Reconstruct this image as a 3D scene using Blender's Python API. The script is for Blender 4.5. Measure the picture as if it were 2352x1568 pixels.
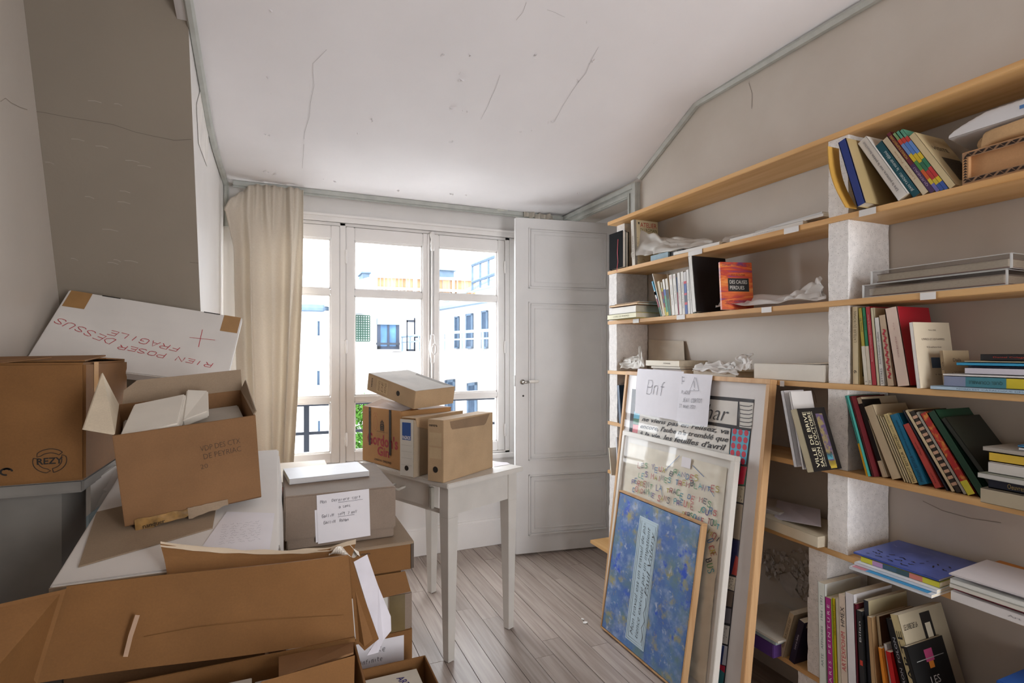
import bpy, bmesh, math, random
from mathutils import Matrix, Vector, noise

# ------------------------------------------------------------------ camera, light, exposure
for o in list(bpy.data.objects):
    bpy.data.objects.remove(o)
scn = bpy.context.scene
COL = scn.collection
FPX, CX, HY = 1250.0, 1176.0, 807.0          # focal length, centre column and horizon row in a 2352x1568 frame
EYE, YAW = 1.29, math.radians(23.2)
cam = bpy.data.cameras.new('camera')
cam.sensor_width = 36.0
cam.lens = 36.0 * FPX / 2352.0
cam.shift_y = (HY - 784.0) / 2352.0
cam.clip_start = 0.02
cam_o = bpy.data.objects.new('camera', cam)
COL.objects.link(cam_o)
cam_o.location = (0, 0, EYE)
cam_o.rotation_euler = (math.pi / 2, 0, -YAW)
scn.camera = cam_o

world = bpy.data.worlds.new('overcast_sky')
scn.world = world
world.use_nodes = True
wn = world.node_tree
bgn = wn.nodes['Background']
bgn.inputs[0].default_value = (0.96, 0.968, 1.0, 1)
bgn.inputs[1].default_value = 1.0

for nm, loc, rot, sx, sy in (('window_portal', (0.62, 3.66, 1.34), (math.radians(-90), 0, 0), 1.62, 1.46),
                             ('near_fill_portal', (1.35, -1.42, 1.17), (math.radians(90), 0, 0), 0.82, 1.87)):  # second portal sits at the added fill opening behind the camera
    L = bpy.data.lights.new(nm, 'AREA')
    L.shape = 'RECTANGLE'; L.size = sx; L.size_y = sy
    L.cycles.is_portal = True
    lo = bpy.data.objects.new(nm, L)
    COL.objects.link(lo)
    lo.location = loc; lo.rotation_euler = rot

vs = scn.view_settings
vs.view_transform = 'Standard'
vs.look = 'None'
vs.gamma = 1.0
vs.use_curve_mapping = False
vs.exposure = 3.75
scn.cycles.max_bounces = 10
scn.cycles.diffuse_bounces = 6
scn.cycles.transparent_max_bounces = 16

# ------------------------------------------------------------------ helpers
R = random.Random(7)
SN, CS = math.sin(YAW), math.cos(YAW)
V = Vector

def ray(px, py):
    a = (px - CX) / FPX; b = (HY - py) / FPX
    return V((CS * a + SN, -SN * a + CS, b))

def at(px, py, X=None, Y=None, Z=None):
    d = ray(px, py)
    if X is not None: t = X / d.x
    elif Y is not None: t = Y / d.y
    else: t = (Z - EYE) / d.z
    p = d * t
    return V((p.x, p.y, p.z + EYE))

def lin(h):
    h = h.lstrip('#')
    out = []
    for i in (0, 2, 4):
        c = int(h[i:i + 2], 16) / 255.0
        out.append(c / 12.92 if c <= 0.04045 else ((c + 0.055) / 1.055) ** 2.4)
    return tuple(out) + (1.0,)

MATS = {}

def new_mat(key):
    m = bpy.data.materials.new(key)
    m.use_nodes = True
    nt = m.node_tree
    return m, nt, nt.nodes['Principled BSDF']

def node(nt, t, **kw):
    n = nt.nodes.new(t)
    for k, v in kw.items():
        n.inputs[k].default_value = v
    return n

def mat(hexc, rough=0.6, var=0.06, scale=14.0, bump=0.0, bscale=60.0, metal=0.0, stretch=None, spec=0.4, second=None, thr=None):
    """Principled surface whose colour drifts a little with procedural noise."""
    key = 'm_%s_%s_%s_%s_%s_%s_%s_%s_%s_%s' % (hexc, spec, rough, var, scale, bump, bscale, metal, stretch, second)
    if key in MATS: return MATS[key]
    m, nt, b = new_mat(key[:60])
    b.inputs['Roughness'].default_value = rough
    b.inputs['Metallic'].default_value = metal
    b.inputs['Specular IOR Level'].default_value = spec
    tc = nt.nodes.new('ShaderNodeTexCoord')
    mp = nt.nodes.new('ShaderNodeMapping')
    if stretch: mp.inputs['Scale'].default_value = stretch
    nt.links.new(tc.outputs['Object'], mp.inputs['Vector'])
    n = node(nt, 'ShaderNodeTexNoise', Scale=scale, Detail=4.0)
    nt.links.new(mp.outputs[0], n.inputs['Vector'])
    cr = nt.nodes.new('ShaderNodeValToRGB')
    c = lin(hexc)
    if second:
        c2 = lin(second)
        lo_, hi_ = thr or (0.42, 0.58)
        cr.color_ramp.elements[0].position = lo_; cr.color_ramp.elements[0].color = c2
        cr.color_ramp.elements[1].position = hi_; cr.color_ramp.elements[1].color = c
    else:
        cr.color_ramp.elements[0].position = 0.3
        cr.color_ramp.elements[0].color = tuple(x * (1 - var * 1.6) for x in c[:3]) + (1,)
        cr.color_ramp.elements[1].position = 0.7
        cr.color_ramp.elements[1].color = tuple(min(1, x * (1 + var)) for x in c[:3]) + (1,)
    nt.links.new(n.outputs['Fac'], cr.inputs['Fac'])
    nt.links.new(cr.outputs['Color'], b.inputs['Base Color'])
    if bump > 0:
        n2 = node(nt, 'ShaderNodeTexNoise', Scale=bscale, Detail=5.0)
        nt.links.new(mp.outputs[0], n2.inputs['Vector'])
        bp = node(nt, 'ShaderNodeBump', Strength=bump, Distance=0.01)
        nt.links.new(n2.outputs['Fac'], bp.inputs['Height'])
        nt.links.new(bp.outputs['Normal'], b.inputs['Normal'])
    MATS[key] = m
    return m

def cardboard(hexc, rough=0.75):
    """Kraft board: flat colour, fine fibre noise and the faint lines of the flutes."""
    key = 'card_%s' % hexc
    if key in MATS: return MATS[key]
    m, nt, b = new_mat(key)
    b.inputs['Roughness'].default_value = rough
    b.inputs['Specular IOR Level'].default_value = 0.25
    tc = nt.nodes.new('ShaderNodeTexCoord')
    n1 = node(nt, 'ShaderNodeTexNoise', Scale=9.0, Detail=3.0)
    n2 = node(nt, 'ShaderNodeTexNoise', Scale=260.0, Detail=2.0)
    nt.links.new(tc.outputs['Object'], n1.inputs['Vector'])
    nt.links.new(tc.outputs['Object'], n2.inputs['Vector'])
    mx = node(nt, 'ShaderNodeMath'); mx.operation = 'ADD'
    h = node(nt, 'ShaderNodeMath'); h.operation = 'MULTIPLY'; h.inputs[1].default_value = 0.45
    nt.links.new(n2.outputs['Fac'], h.inputs[0])
    nt.links.new(n1.outputs['Fac'], mx.inputs[0]); nt.links.new(h.outputs[0], mx.inputs[1])
    cr = nt.nodes.new('ShaderNodeValToRGB')
    c = lin(hexc)
    cr.color_ramp.elements[0].position = 0.45; cr.color_ramp.elements[0].color = tuple(x * 0.86 for x in c[:3]) + (1,)
    cr.color_ramp.elements[1].position = 0.95; cr.color_ramp.elements[1].color = tuple(min(1, x * 1.08) for x in c[:3]) + (1,)
    nt.links.new(mx.outputs[0], cr.inputs['Fac'])
    nt.links.new(cr.outputs['Color'], b.inputs['Base Color'])
    bp = node(nt, 'ShaderNodeBump', Strength=0.12, Distance=0.004)
    nt.links.new(n1.outputs['Fac'], bp.inputs['Height'])
    nt.links.new(bp.outputs['Normal'], b.inputs['Normal'])
    MATS[key] = m
    return m

def wood(hexc, hex2, axis='Y', rough=0.5, scale=1.0, key=None):
    key = key or 'wood_%s_%s_%s' % (hexc, axis, scale)
    if key in MATS: return MATS[key]
    m, nt, b = new_mat(key)
    b.inputs['Roughness'].default_value = rough
    b.inputs['Specular IOR Level'].default_value = 0.3
    geo = nt.nodes.new('ShaderNodeNewGeometry')
    oi = nt.nodes.new('ShaderNodeObjectInfo')
    mp = nt.nodes.new('ShaderNodeMapping')
    s = {'X': (1.2, 22, 22), 'Y': (22, 1.2, 22), 'Z': (22, 22, 1.2)}[axis]
    mp.inputs['Scale'].default_value = tuple(x * scale for x in s)
    nt.links.new(geo.outputs['Position'], mp.inputs['Vector'])
    n = node(nt, 'ShaderNodeTexNoise', Scale=2.2, Detail=6.0, Distortion=0.6)
    n.noise_dimensions = '4D'
    mul = node(nt, 'ShaderNodeMath'); mul.operation = 'MULTIPLY'; mul.inputs[1].default_value = 40.0
    nt.links.new(oi.outputs['Random'], mul.inputs[0])
    nt.links.new(mul.outputs[0], n.inputs['W'])
    nt.links.new(mp.outputs[0], n.inputs['Vector'])
    cr = nt.nodes.new('ShaderNodeValToRGB')
    cr.color_ramp.elements[0].position = 0.36; cr.color_ramp.elements[0].color = lin(hex2)
    cr.color_ramp.elements[1].position = 0.62; cr.color_ramp.elements[1].color = lin(hexc)
    nt.links.new(n.outputs['Fac'], cr.inputs['Fac'])
    hsv = nt.nodes.new('ShaderNodeHueSaturation')
    mr = nt.nodes.new('ShaderNodeMapRange')
    mr.inputs['To Min'].default_value = 0.86; mr.inputs['To Max'].default_value = 1.1
    nt.links.new(oi.outputs['Random'], mr.inputs['Value'])
    nt.links.new(mr.outputs[0], hsv.inputs['Value'])
    nt.links.new(cr.outputs['Color'], hsv.inputs['Color'])
    nt.links.new(hsv.outputs['Color'], b.inputs['Base Color'])
    bp = node(nt, 'ShaderNodeBump', Strength=0.08, Distance=0.003)
    nt.links.new(n.outputs['Fac'], bp.inputs['Height'])
    nt.links.new(bp.outputs['Normal'], b.inputs['Normal'])
    MATS[key] = m
    return m

def glass_mat(key, tint=(0.97, 0.99, 1.0), refl=0.06):
    if key in MATS: return MATS[key]
    m = bpy.data.materials.new(key); m.use_nodes = True
    nt = m.node_tree
    nt.nodes.remove(nt.nodes['Principled BSDF'])
    t = nt.nodes.new('ShaderNodeBsdfTransparent'); t.inputs[0].default_value = tint + (1,)
    g = nt.nodes.new('ShaderNodeBsdfGlossy'); g.inputs['Roughness'].default_value = 0.03
    mx = nt.nodes.new('ShaderNodeMixShader'); mx.inputs[0].default_value = refl
    nt.links.new(t.outputs[0], mx.inputs[1]); nt.links.new(g.outputs[0], mx.inputs[2])
    nt.links.new(mx.outputs[0], nt.nodes['Material Output'].inputs[0])
    MATS[key] = m
    return m

def film_mat(key, hexc='#e8e6e2', opac=0.75, rough=0.3):
    """Thin crumpled plastic or glassine: part see-through, part milky and shiny."""
    if key in MATS: return MATS[key]
    m, nt, b = new_mat(key)
    b.inputs['Base Color'].default_value = lin(hexc)
    b.inputs['Roughness'].default_value = rough
    b.inputs['Alpha'].default_value = opac
    tr = nt.nodes.new('ShaderNodeBsdfTranslucent'); tr.inputs[0].default_value = lin(hexc)
    mx = nt.nodes.new('ShaderNodeMixShader'); mx.inputs[0].default_value = 0.25
    nt.links.new(b.outputs[0], mx.inputs[1]); nt.links.new(tr.outputs[0], mx.inputs[2])
    nt.links.new(mx.outputs[0], nt.nodes['Material Output'].inputs[0])
    MATS[key] = m
    return m

WM = {}   # world matrices of the roots and parts

class MB:
    """Collects shapes; build() links them as ONE mesh object."""
    def __init__(s):
        s.v = []; s.f = []; s.mi = []
    def add(s, vs, fs, mi=0, M=None):
        k = len(s.v)
        s.v += [(M @ V(p)) if M else V(p) for p in vs]
        s.f += [tuple(i + k for i in f) for f in fs]
        s.mi += [mi] * len(fs)
        return s
    def box(s, x0, x1, y0, y1, z0, z1, mi=0, M=None):
        vs = [(x, y, z) for z in (z0, z1) for y in (y0, y1) for x in (x0, x1)]
        fs = [(0, 2, 3, 1), (4, 5, 7, 6), (0, 1, 5, 4), (2, 6, 7, 3), (0, 4, 6, 2), (1, 3, 7, 5)]
        return s.add(vs, fs, mi, M)
    def hexa(s, b, t, mi=0):
        """b, t: four bottom and four top points, counter-clockwise from above."""
        return s.add(list(b) + list(t), [(3, 2, 1, 0), (4, 5, 6, 7), (0, 1, 5, 4), (1, 2, 6, 5), (2, 3, 7, 6), (3, 0, 4, 7)], mi)
    def plate(s, pts, th, mi=0):
        """A flat or bent polygon given thickness along its normal."""
        P = [V(p) for p in pts]
        n = V((0, 0, 0))
        for i in range(len(P)):
            a, b = P[i], P[(i + 1) % len(P)]
            n += a.cross(b)
        n.normalize()
        k = len(P)
        Q = [p - n * th for p in P]
        fs = [tuple(range(k)), tuple(range(2 * k - 1, k - 1, -1))]
        fs += [(i, k + i, k + (i + 1) % k, (i + 1) % k) for i in range(k)]
        return s.add(P + Q, fs, mi)
    def quad(s, a, b, c, d, mi=0):
        return s.add([a, b, c, d], [(0, 1, 2, 3)], mi)
    def tube(s, path, r, n=8, mi=0, cap=True):
        P = [V(p) for p in path]
        rs = r if isinstance(r, (list, tuple)) else [r] * len(P)
        vs = []; fs = []
        for i, p in enumerate(P):
            d = (P[min(i + 1, len(P) - 1)] - P[max(i - 1, 0)]).normalized()
            a = d.cross(V((0, 0, 1)) if abs(d.z) < 0.9 else V((1, 0, 0))).normalized()
            b = d.cross(a)
            for j in range(n):
                t = 2 * math.pi * j / n
                vs.append(p + (a * math.cos(t) + b * math.sin(t)) * rs[i])
        for i in range(len(P) - 1):
            for j in range(n):
                fs.append((i * n + j, i * n + (j + 1) % n, (i + 1) * n + (j + 1) % n, (i + 1) * n + j))
        if cap:
            fs.append(tuple(range(n))); fs.append(tuple(range((len(P) - 1) * n, len(P) * n)))
        return s.add(vs, fs, mi)
    def grid(s, fn, nu, nv, mi=0):
        vs = [fn(i / nu, j / nv) for j in range(nv + 1) for i in range(nu + 1)]
        w = nu + 1
        fs = [(j * w + i, j * w + i + 1, (j + 1) * w + i + 1, (j + 1) * w + i) for j in range(nv) for i in range(nu)]
        return s.add(vs, fs, mi)
    def ribbon(s, pts, w, n, mi=0):
        """A pen stroke: a flat ribbon of width w through pts, lying in the plane with normal n."""
        P = [V(p) for p in pts]
        vs = []
        for i, p in enumerate(P):
            d = (P[min(i + 1, len(P) - 1)] - P[max(i - 1, 0)])
            if d.length < 1e-9: d = V((1, 0, 0))
            q = n.cross(d.normalized()) * w * 0.5
            vs += [p + q, p - q]
        fs = [(2 * i, 2 * i + 1, 2 * i + 3, 2 * i + 2) for i in range(len(P) - 1)]
        return s.add(vs, fs, mi)
    def build(s, name, mats, parent=None, bevel=0.0, smooth=False, M=None, solid=0.0):
        mats = mats if isinstance(mats, (list, tuple)) else [mats]
        vs = [M @ v for v in s.v] if M else s.v
        me = bpy.data.meshes.new(name)
        if parent is not None:
            W = WM[parent.name]
            inv = W.inverted()
            vs = [inv @ v for v in vs]
        else:
            lo_ = V((min(v.x for v in vs), min(v.y for v in vs), min(v.z for v in vs)))
            hi_ = V((max(v.x for v in vs), max(v.y for v in vs), max(v.z for v in vs)))
            org = V(((lo_.x + hi_.x) / 2, (lo_.y + hi_.y) / 2, lo_.z))
            W = Matrix.Translation(org)
            vs = [v - org for v in vs]
        me.from_pydata([tuple(v) for v in vs], [], s.f)
        for m in mats: me.materials.append(m)
        me.polygons.foreach_set('material_index', s.mi)
        if smooth: me.polygons.foreach_set('use_smooth', [True] * len(me.polygons))
        bm = bmesh.new(); bm.from_mesh(me)
        bmesh.ops.recalc_face_normals(bm, faces=bm.faces)
        if bevel > 0:
            bmesh.ops.bevel(bm, geom=[e for e in bm.edges if len(e.link_faces) == 2 and e.calc_face_angle(0) > 0.5],
                            offset=bevel, segments=2, affect='EDGES', clamp_overlap=True)
        bm.to_mesh(me); bm.free()
        me.update()
        o = bpy.data.objects.new(name, me)
        COL.objects.link(o)
        if parent is not None: o.parent = parent
        else: o.matrix_world = W
        WM[o.name] = W
        if solid:
            md = o.modifiers.new('thickness', 'SOLIDIFY'); md.thickness = solid; md.offset = 0
        return o

def tag(o, label=None, cat=None, group=None, kind=None):
    if label: o['label'] = label
    if cat: o['category'] = cat
    if group: o['group'] = group
    if kind: o['kind'] = kind
    return o

def thing(name, label, cat, M=None, group=None, kind=None):
    o = bpy.data.objects.new(name, None)
    o.empty_display_size = 0.05
    COL.objects.link(o)
    M = M if M is not None else Matrix.Identity(4)
    if not isinstance(M, Matrix): M = Matrix.Translation(V(M))
    o.matrix_world = M
    WM[o.name] = M.copy()
    return tag(o, label, cat, group, kind)

def frame(o, x, y, z):
    x, y, z = V(x), V(y), V(z)
    return Matrix(((x.x, y.x, z.x, o[0]), (x.y, y.y, z.y, o[1]), (x.z, y.z, z.z, o[2]), (0, 0, 0, 1)))

def ortho(o, u, up):
    """frame at o: x along u, z close to up."""
    x = V(u).normalized(); z = (V(up) - x * V(up).dot(x)).normalized()
    return frame(o, x, z.cross(x), z)

TXT = []
def text(s, parent, c, xa, ya, w, h, m, name='lettering', shear=0.0, bold=0.0, M=None, label=None):
    """Lettering centred on c, fitted to w x h along xa / ya."""
    if M is not None:
        c = M @ V(c); xa = M.to_3x3() @ V(xa); ya = M.to_3x3() @ V(ya)
    cu = bpy.data.curves.new('lettering', 'FONT')
    cu.body = s; cu.shear = shear; cu.offset = bold; cu.resolution_u = 2
    cu.align_x = 'CENTER'; cu.align_y = 'CENTER'
    o = bpy.data.objects.new('lettering_draft', cu)
    COL.objects.link(o)
    TXT.append((o, parent, V(c), V(xa).normalized(), V(ya).normalized(), w, h, m, name, label))

def flush_text():
    bpy.context.view_layer.update()
    dg = bpy.context.evaluated_depsgraph_get()
    for (o, parent, c, xa, ya, w, h, m, name, label) in TXT:
        me = bpy.data.meshes.new_from_object(o.evaluated_get(dg))
        if not me.vertices: continue
        xs = [v.co.x for v in me.vertices]; ys = [v.co.y for v in me.vertices]
        bw = max(xs) - min(xs) or 1; bh = max(ys) - min(ys) or 1
        mx, my = (max(xs) + min(xs)) / 2, (max(ys) + min(ys)) / 2
        n = xa.cross(ya)
        inv = WM[parent.name].inverted()
        for v in me.vertices:
            p = c + xa * ((v.co.x - mx) * w / bw) + ya * ((v.co.y - my) * h / bh) + n * 0.0007
            v.co = inv @ p
        me.materials.clear(); me.materials.append(m)
        t = bpy.data.objects.new(name, me)
        COL.objects.link(t); t.parent = parent
        if label: t['label'] = label
    for rec in TXT:
        o = rec[0]; cu = o.data
        bpy.data.objects.remove(o); bpy.data.curves.remove(cu)

def decal(name, parent, c, xa, ya, w, h, m, off=0.0006, M=None, label=None):
    """A flat printed or stuck-on rectangle centred on c."""
    if M is not None:
        c = M @ V(c); xa = M.to_3x3() @ V(xa); ya = M.to_3x3() @ V(ya)
    c = V(c); xa = V(xa).normalized() * w / 2; ya = V(ya).normalized() * h / 2
    n = xa.cross(ya).normalized() * off
    mb = MB().quad(c - xa - ya + n, c + xa - ya + n, c + xa + ya + n, c - xa + ya + n)
    o = mb.build(name, m, parent)
    if label: o['label'] = label
    return o

def strokes(name, parent, c, xa, ya, lines, w, m, M=None, off=0.0008):
    if M is not None:
        c = M @ V(c); xa = M.to_3x3() @ V(xa); ya = M.to_3x3() @ V(ya)
    c = V(c); xa = V(xa).normalized(); ya = V(ya).normalized(); n = xa.cross(ya)
    mb = MB()
    for l in lines:
        mb.ribbon([c + xa * p[0] + ya * p[1] + n * off for p in l], w, n)
    return mb.build(name, m, parent)

def scribble(w, h, rows, rnd, step=None):
    """Rows of cursive looking loops filling w x h."""
    out = []
    rh = h / rows
    st = step or rh * 0.35
    for r in range(rows):
        y = h / 2 - rh * (r + 0.5); x = -w / 2
        while x < w / 2:
            ln = rnd.uniform(0.08, 0.2) * w
            pts = []; e = min(w / 2, x + ln)
            while x < e:
                pts.append((x, y + rnd.uniform(-0.33, 0.33) * rh)); x += st * rnd.uniform(0.4, 1.0)
            if len(pts) > 1: out.append(pts)
            x += st * 1.2
    return out

# single-stroke pen letters on a 4 x 6 grid: strokes split by spaces, points as digit pairs
PEN_GLYPHS = {'A': '002640 1232', 'B': '00063645443303 334442413000', 'C': '4536160501103041', 'D': '00062644422000', 'E': '46060040 0333', 'F': '460600 0333', 'G': '453616050110304143 4323', 'H': '0006 4046 0343', 'I': '2026', 'J': '46413010', 'K': '0006 460340', 'L': '060040', 'M': '0006234640', 'N': '00064046', 'O': '160501103041453616', 'P': '00063645443303', 'Q': '160501103041453616 2240', 'R': '00063645443303 2340', 'S': '4536160514334241301001', 'T': '0646 2620', 'U': '060110304146', 'V': '062046', 'W': '0610243046', 'X': '0046 0640', 'Y': '062346 2320', 'Z': '06460040', '0': '160501103041453616', '1': '152620', '2': '05163645340040', '3': '051636454433 334241301001', '4': '30360242', '5': '4606033342413010', '6': '3616050110304142331302', '7': '064620', '8': '3345361605143342413010011333', '9': '44331305163645413010', 'a': '34140301103043 3430', 'e': '023233341403011030', 'f': '36261510 0434', 'h': '0006 0314343330', 'n': '0004 0314343330', 'r': '0004 031434', 'o': '1403011030333414', 'u': '04011030 3430', 't': '16112030 0434', 'l': '1610', 'i': '1410', 's': '34140312313010', 'c': '341403011030', 'd': '3630 34140301103031'}
def pen(sx, parent, pa, pb, hgt, w, m, n, off=0.0009, name='handwriting'):
    """Pen writing from pa to pb, letters hgt tall, line width w, on a face with outward normal n."""
    pa, pb = V(pa), V(pb)
    xa = pb - pa; ln = xa.length; xa.normalize(); ya = n.cross(xa)
    adv = ln / max(1, len(sx)); mb = MB()
    rr_ = random.Random(len(sx) * 31 + ord(sx[0]))
    for i, ch in enumerate(sx):
        g = PEN_GLYPHS.get(ch) or PEN_GLYPHS.get(ch.upper())
        if not g: continue
        jx, jy, js = rr_.uniform(-.06, .06) * adv, rr_.uniform(-.06, .06) * hgt, rr_.uniform(.88, 1.1)
        for st in g.split():
            pts = []
            for k in range(0, len(st) - 1, 2):
                gx, gy = int(st[k]) / 4.0, int(st[k + 1]) / 6.0
                pts.append(pa + xa * ((i + 0.12 + gx * 0.72 + gy * 0.12) * adv + jx) + ya * ((gy - 0.5) * hgt * js + jy) + n * off)
            if len(pts) > 1: mb.ribbon(pts, w, n)
    if mb.v: return mb.build(name, m, parent)

X1, Y1, Z1 = V((1, 0, 0)), V((0, 1, 0)), V((0, 0, 1))
WHITE = mat('#e6e3df', 0.45, 0.03)
INK = mat('#1c1b1d', 0.6, 0.02)

# ------------------------------------------------------------------ the room
XW, YW, XL, XN = 1.855, 3.40, -0.72, -0.28      # right wall, window wall, left wall, end of the nib beside the window
YB = -1.30
DY0, DY1, DZ = 2.60, 3.31, 2.165                 # door opening in the right wall
WX0, WX1, WZ0, WZ1 = -0.20, 1.44, 0.61, 2.06    # window opening
M_WALL = mat('#c6beb4', 0.5, 0.035, 3.0, 0.05, 35.0, second='#beb5aa', thr=(0.35, 0.65))
M_BEIGE = mat('#8c8275', 0.34, 0.05, 2.2, 0.06, 40.0)  # same paint as the left wall, darkened to carry the shade on this face
M_LEFT = mat('#c4bcb2', 0.32, 0.03, 2.5, 0.05, 30.0)
M_CEIL = mat('#eae7e8', 0.6, 0.02, 3.0, 0.06, 22.0)
M_WIN = mat('#ebe8e5', 0.35, 0.02, 6.0)
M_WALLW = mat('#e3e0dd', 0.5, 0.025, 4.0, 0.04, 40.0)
M_TRIM = mat('#b2b4ae', 0.45, 0.06, 20.0)
M_DOOR = mat('#dedddc', 0.4, 0.03, 5.0, 0.03, 60.0)

def struct(o):
    o['kind'] = 'structure'
    return o

# floor boards
fl = struct(MB().box(XL - 0.1, 2.6, YB, YW + 0.05, -0.06, -0.021).build('floor', mat('#3a2c24', 0.9, 0.1)))
M_PLANK = wood('#a5988f', '#8d7f76', 'Y', 0.36, 1.0)
unit = MB().box(0, 1, 0, 1, -0.02, 0).build('floor_plank', M_PLANK, fl)
pm = unit.data
for v in pm.vertices: v.co = WM[fl.name] @ v.co
first = True
pw = 0.0885
x = XL - 0.06
while x < 2.5:
    y = YB + R.uniform(-1.2, 0)
    while y < YW:
        ln = R.uniform(1.1, 2.1)
        y0, y1 = max(y, YB), min(y + ln, YW)
        if y1 - y0 > 0.03:
            if first: p = unit; first = False
            else:
                p = unit.copy(); COL.objects.link(p); p.parent = fl
            p.location = WM[fl.name].inverted() @ V((x + 0.0011, y0 + 0.0008, R.uniform(-0.0012, 0)))
            p.scale = (pw - 0.0024, y1 - y0 - 0.0018, 1)
        y += ln
    x += pw

# ceiling: main slope falling to the window, side slope to the right wall
def smax(a, b, k): return 0.5 * (a + b + math.sqrt((a - b) ** 2 + k * k))
def ceil_main(y): return -smax(-smax(2.225, 3.101 - 0.33 * y, 0.03), -2.76, 0.05)
def ceil_right(y):
    if y < 2.05: return 2.49
    if y < 2.51: return 2.49 - (y - 2.05) / 0.46 * 0.228
    return 2.262 - (y - 2.51) * 0.02
def ceil_z(x, y):
    if x < XN - 0.04: return 2.785
    t = min(1, max(0, (x - 1.58) / (XW - 1.58)))
    a, b = ceil_main(y), ceil_right(y)
    if t > 0: return a + (b - a) * t
    return a
def cf(u, v):
    xs = XL - 0.1 + u * (XW + 0.1 - XL + 0.1); ys = YB + v * (YW + 0.02 - YB)
    return V((xs, ys, ceil_z(xs, ys)))
ce = struct(MB().grid(cf, 60, 90).build('ceiling', M_CEIL, smooth=True, solid=0.004))

def ceil_hit(px, py):
    d = ray(px, py); t = 0.5
    while t < 6:
        p = d * t
        if p.z + EYE > ceil_z(p.x, p.y) - 0.004: break
        t += 0.004
    return V((p.x, p.y, p.z + EYE))
# flaked paint: curled chips and hairline cracks on the ceiling
mb = MB()
for (px, py) in [(615, 25), (617, 50), (612, 176), (628, 217), (612, 310), (815, 304), (1018, 128), (1080, 126), (1052, 165), (1056, 186), (1226, 128),
                 (1067, 256), (1222, 301), (1035, 324), (1357, 140), (1328, 184), (1262, 280), (1350, 50), (740, 412), (768, 415), (910, 437), (1036, 446), (1070, 448),
                 (620, 396), (635, 400), (612, 393), (855, 275), (1041, 249), (1195, 300), (1507, 95), (1330, 443)]:
    c = ceil_hit(px, py)
    for k in range(R.randint(1, 3)):
        a = R.uniform(0, 6.28); s = R.uniform(0.004, 0.011)
        q = c + V((R.uniform(-.012, .012), R.uniform(-.012, .012), 0))
        d1 = V((math.cos(a), math.sin(a), 0)) * s; d2 = V((-math.sin(a), math.cos(a), 0)) * s * 0.6
        mb.add([q + d1 + V((0, 0, .001)), q + d2 + V((0, 0, -.002)), q - d1 + V((0, 0, .001)), q - d2 + V((0, 0, -.007))], [(0, 1, 2), (0, 2, 3)])
o = mb.build('paint_flake', mat('#e6e3e4', 0.6), ce); o['kind'] = 'stuff'
mb = MB()
for line in ([(750, 112), (735, 128), (720, 145), (717, 165), (720, 195), (714, 235), (711, 265), (700, 302), (697, 345), (693, 385)],
             [(1147, 170), (1138, 200), (1128, 225), (1118, 242), (1105, 272)], [(1375, 104), (1357, 138), (1345, 165), (1330, 185), (1316, 205), (1292, 244), (1271, 278)],
             [(1208, 2), (1200, 25), (1188, 44)], [(1258, 22), (1272, 27), (1285, 30), (1297, 37)]):
    P = [ceil_hit(*p) + V((R.uniform(-.004, .004), R.uniform(-.004, .004), -0.0035)) for p in line]
    mb.ribbon(P, 0.0015, V((0, 0, -1)))
mb.build('ceiling_crack', mat('#bdb9b8', 0.8), ce)

# walls
mb = MB()
mb.box(XW, XW + 0.12, YB, DY0, 0, 2.85)
mb.box(XW, XW + 0.12, DY0, DY1, DZ, 2.85)
mb.box(XW, XW + 0.12, DY1, YW + 0.2, 0, 2.85)
wr = struct(mb.build('wall_right', M_WALL))
mb = MB()
mb.box(XL - 0.1, WX0, YW, YW + 0.24, 0, 2.9); mb.box(WX1, 2.6, YW, YW + 0.24, 0, 2.9)
mb.box(WX0, WX1, YW, YW + 0.24, 0, WZ0); mb.box(WX0, WX1, YW, YW + 0.24, WZ1, 2.9)
wf = struct(mb.build('wall_far', M_WALLW))
wl = struct(MB().box(XL - 0.1, XL, YB, YW, 0, 2.9).build('wall_left', M_LEFT))
def slope_y(z): return 2.45 - 0.33 * (z - 1.38)
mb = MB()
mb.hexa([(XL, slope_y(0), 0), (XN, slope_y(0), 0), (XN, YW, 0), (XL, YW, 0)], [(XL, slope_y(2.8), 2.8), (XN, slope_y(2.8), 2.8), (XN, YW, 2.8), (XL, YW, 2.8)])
mb.mi[3] = 1  # end face in the white material: window glare put into its colour
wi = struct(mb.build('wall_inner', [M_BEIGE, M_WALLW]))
struct(MB().box(2.5, 2.6, 2.3, YW, 0, 2.6).box(XW + 0.12, 2.6, DY0 - 0.12, DY0 - 0.02, 0, 2.6).box(XW + 0.12, 2.6, DY0 - 0.12, YW, DZ + 0.02, DZ + 0.12).build('wall_recess', M_WALLW))
mb = MB()      # unseen wall behind the camera, its opening added to let in daylight fill
mb.box(XL - 0.1, 0.95, YB - 0.1, YB, 0, 2.9); mb.box(1.75, XW + 0.1, YB - 0.1, YB, 0, 2.9)
mb.box(0.95, 1.75, YB - 0.1, YB, 0, 0.25); mb.box(0.95, 1.75, YB - 0.1, YB, 2.1, 2.9)
struct(mb.build('wall_near', M_WALL))

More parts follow.
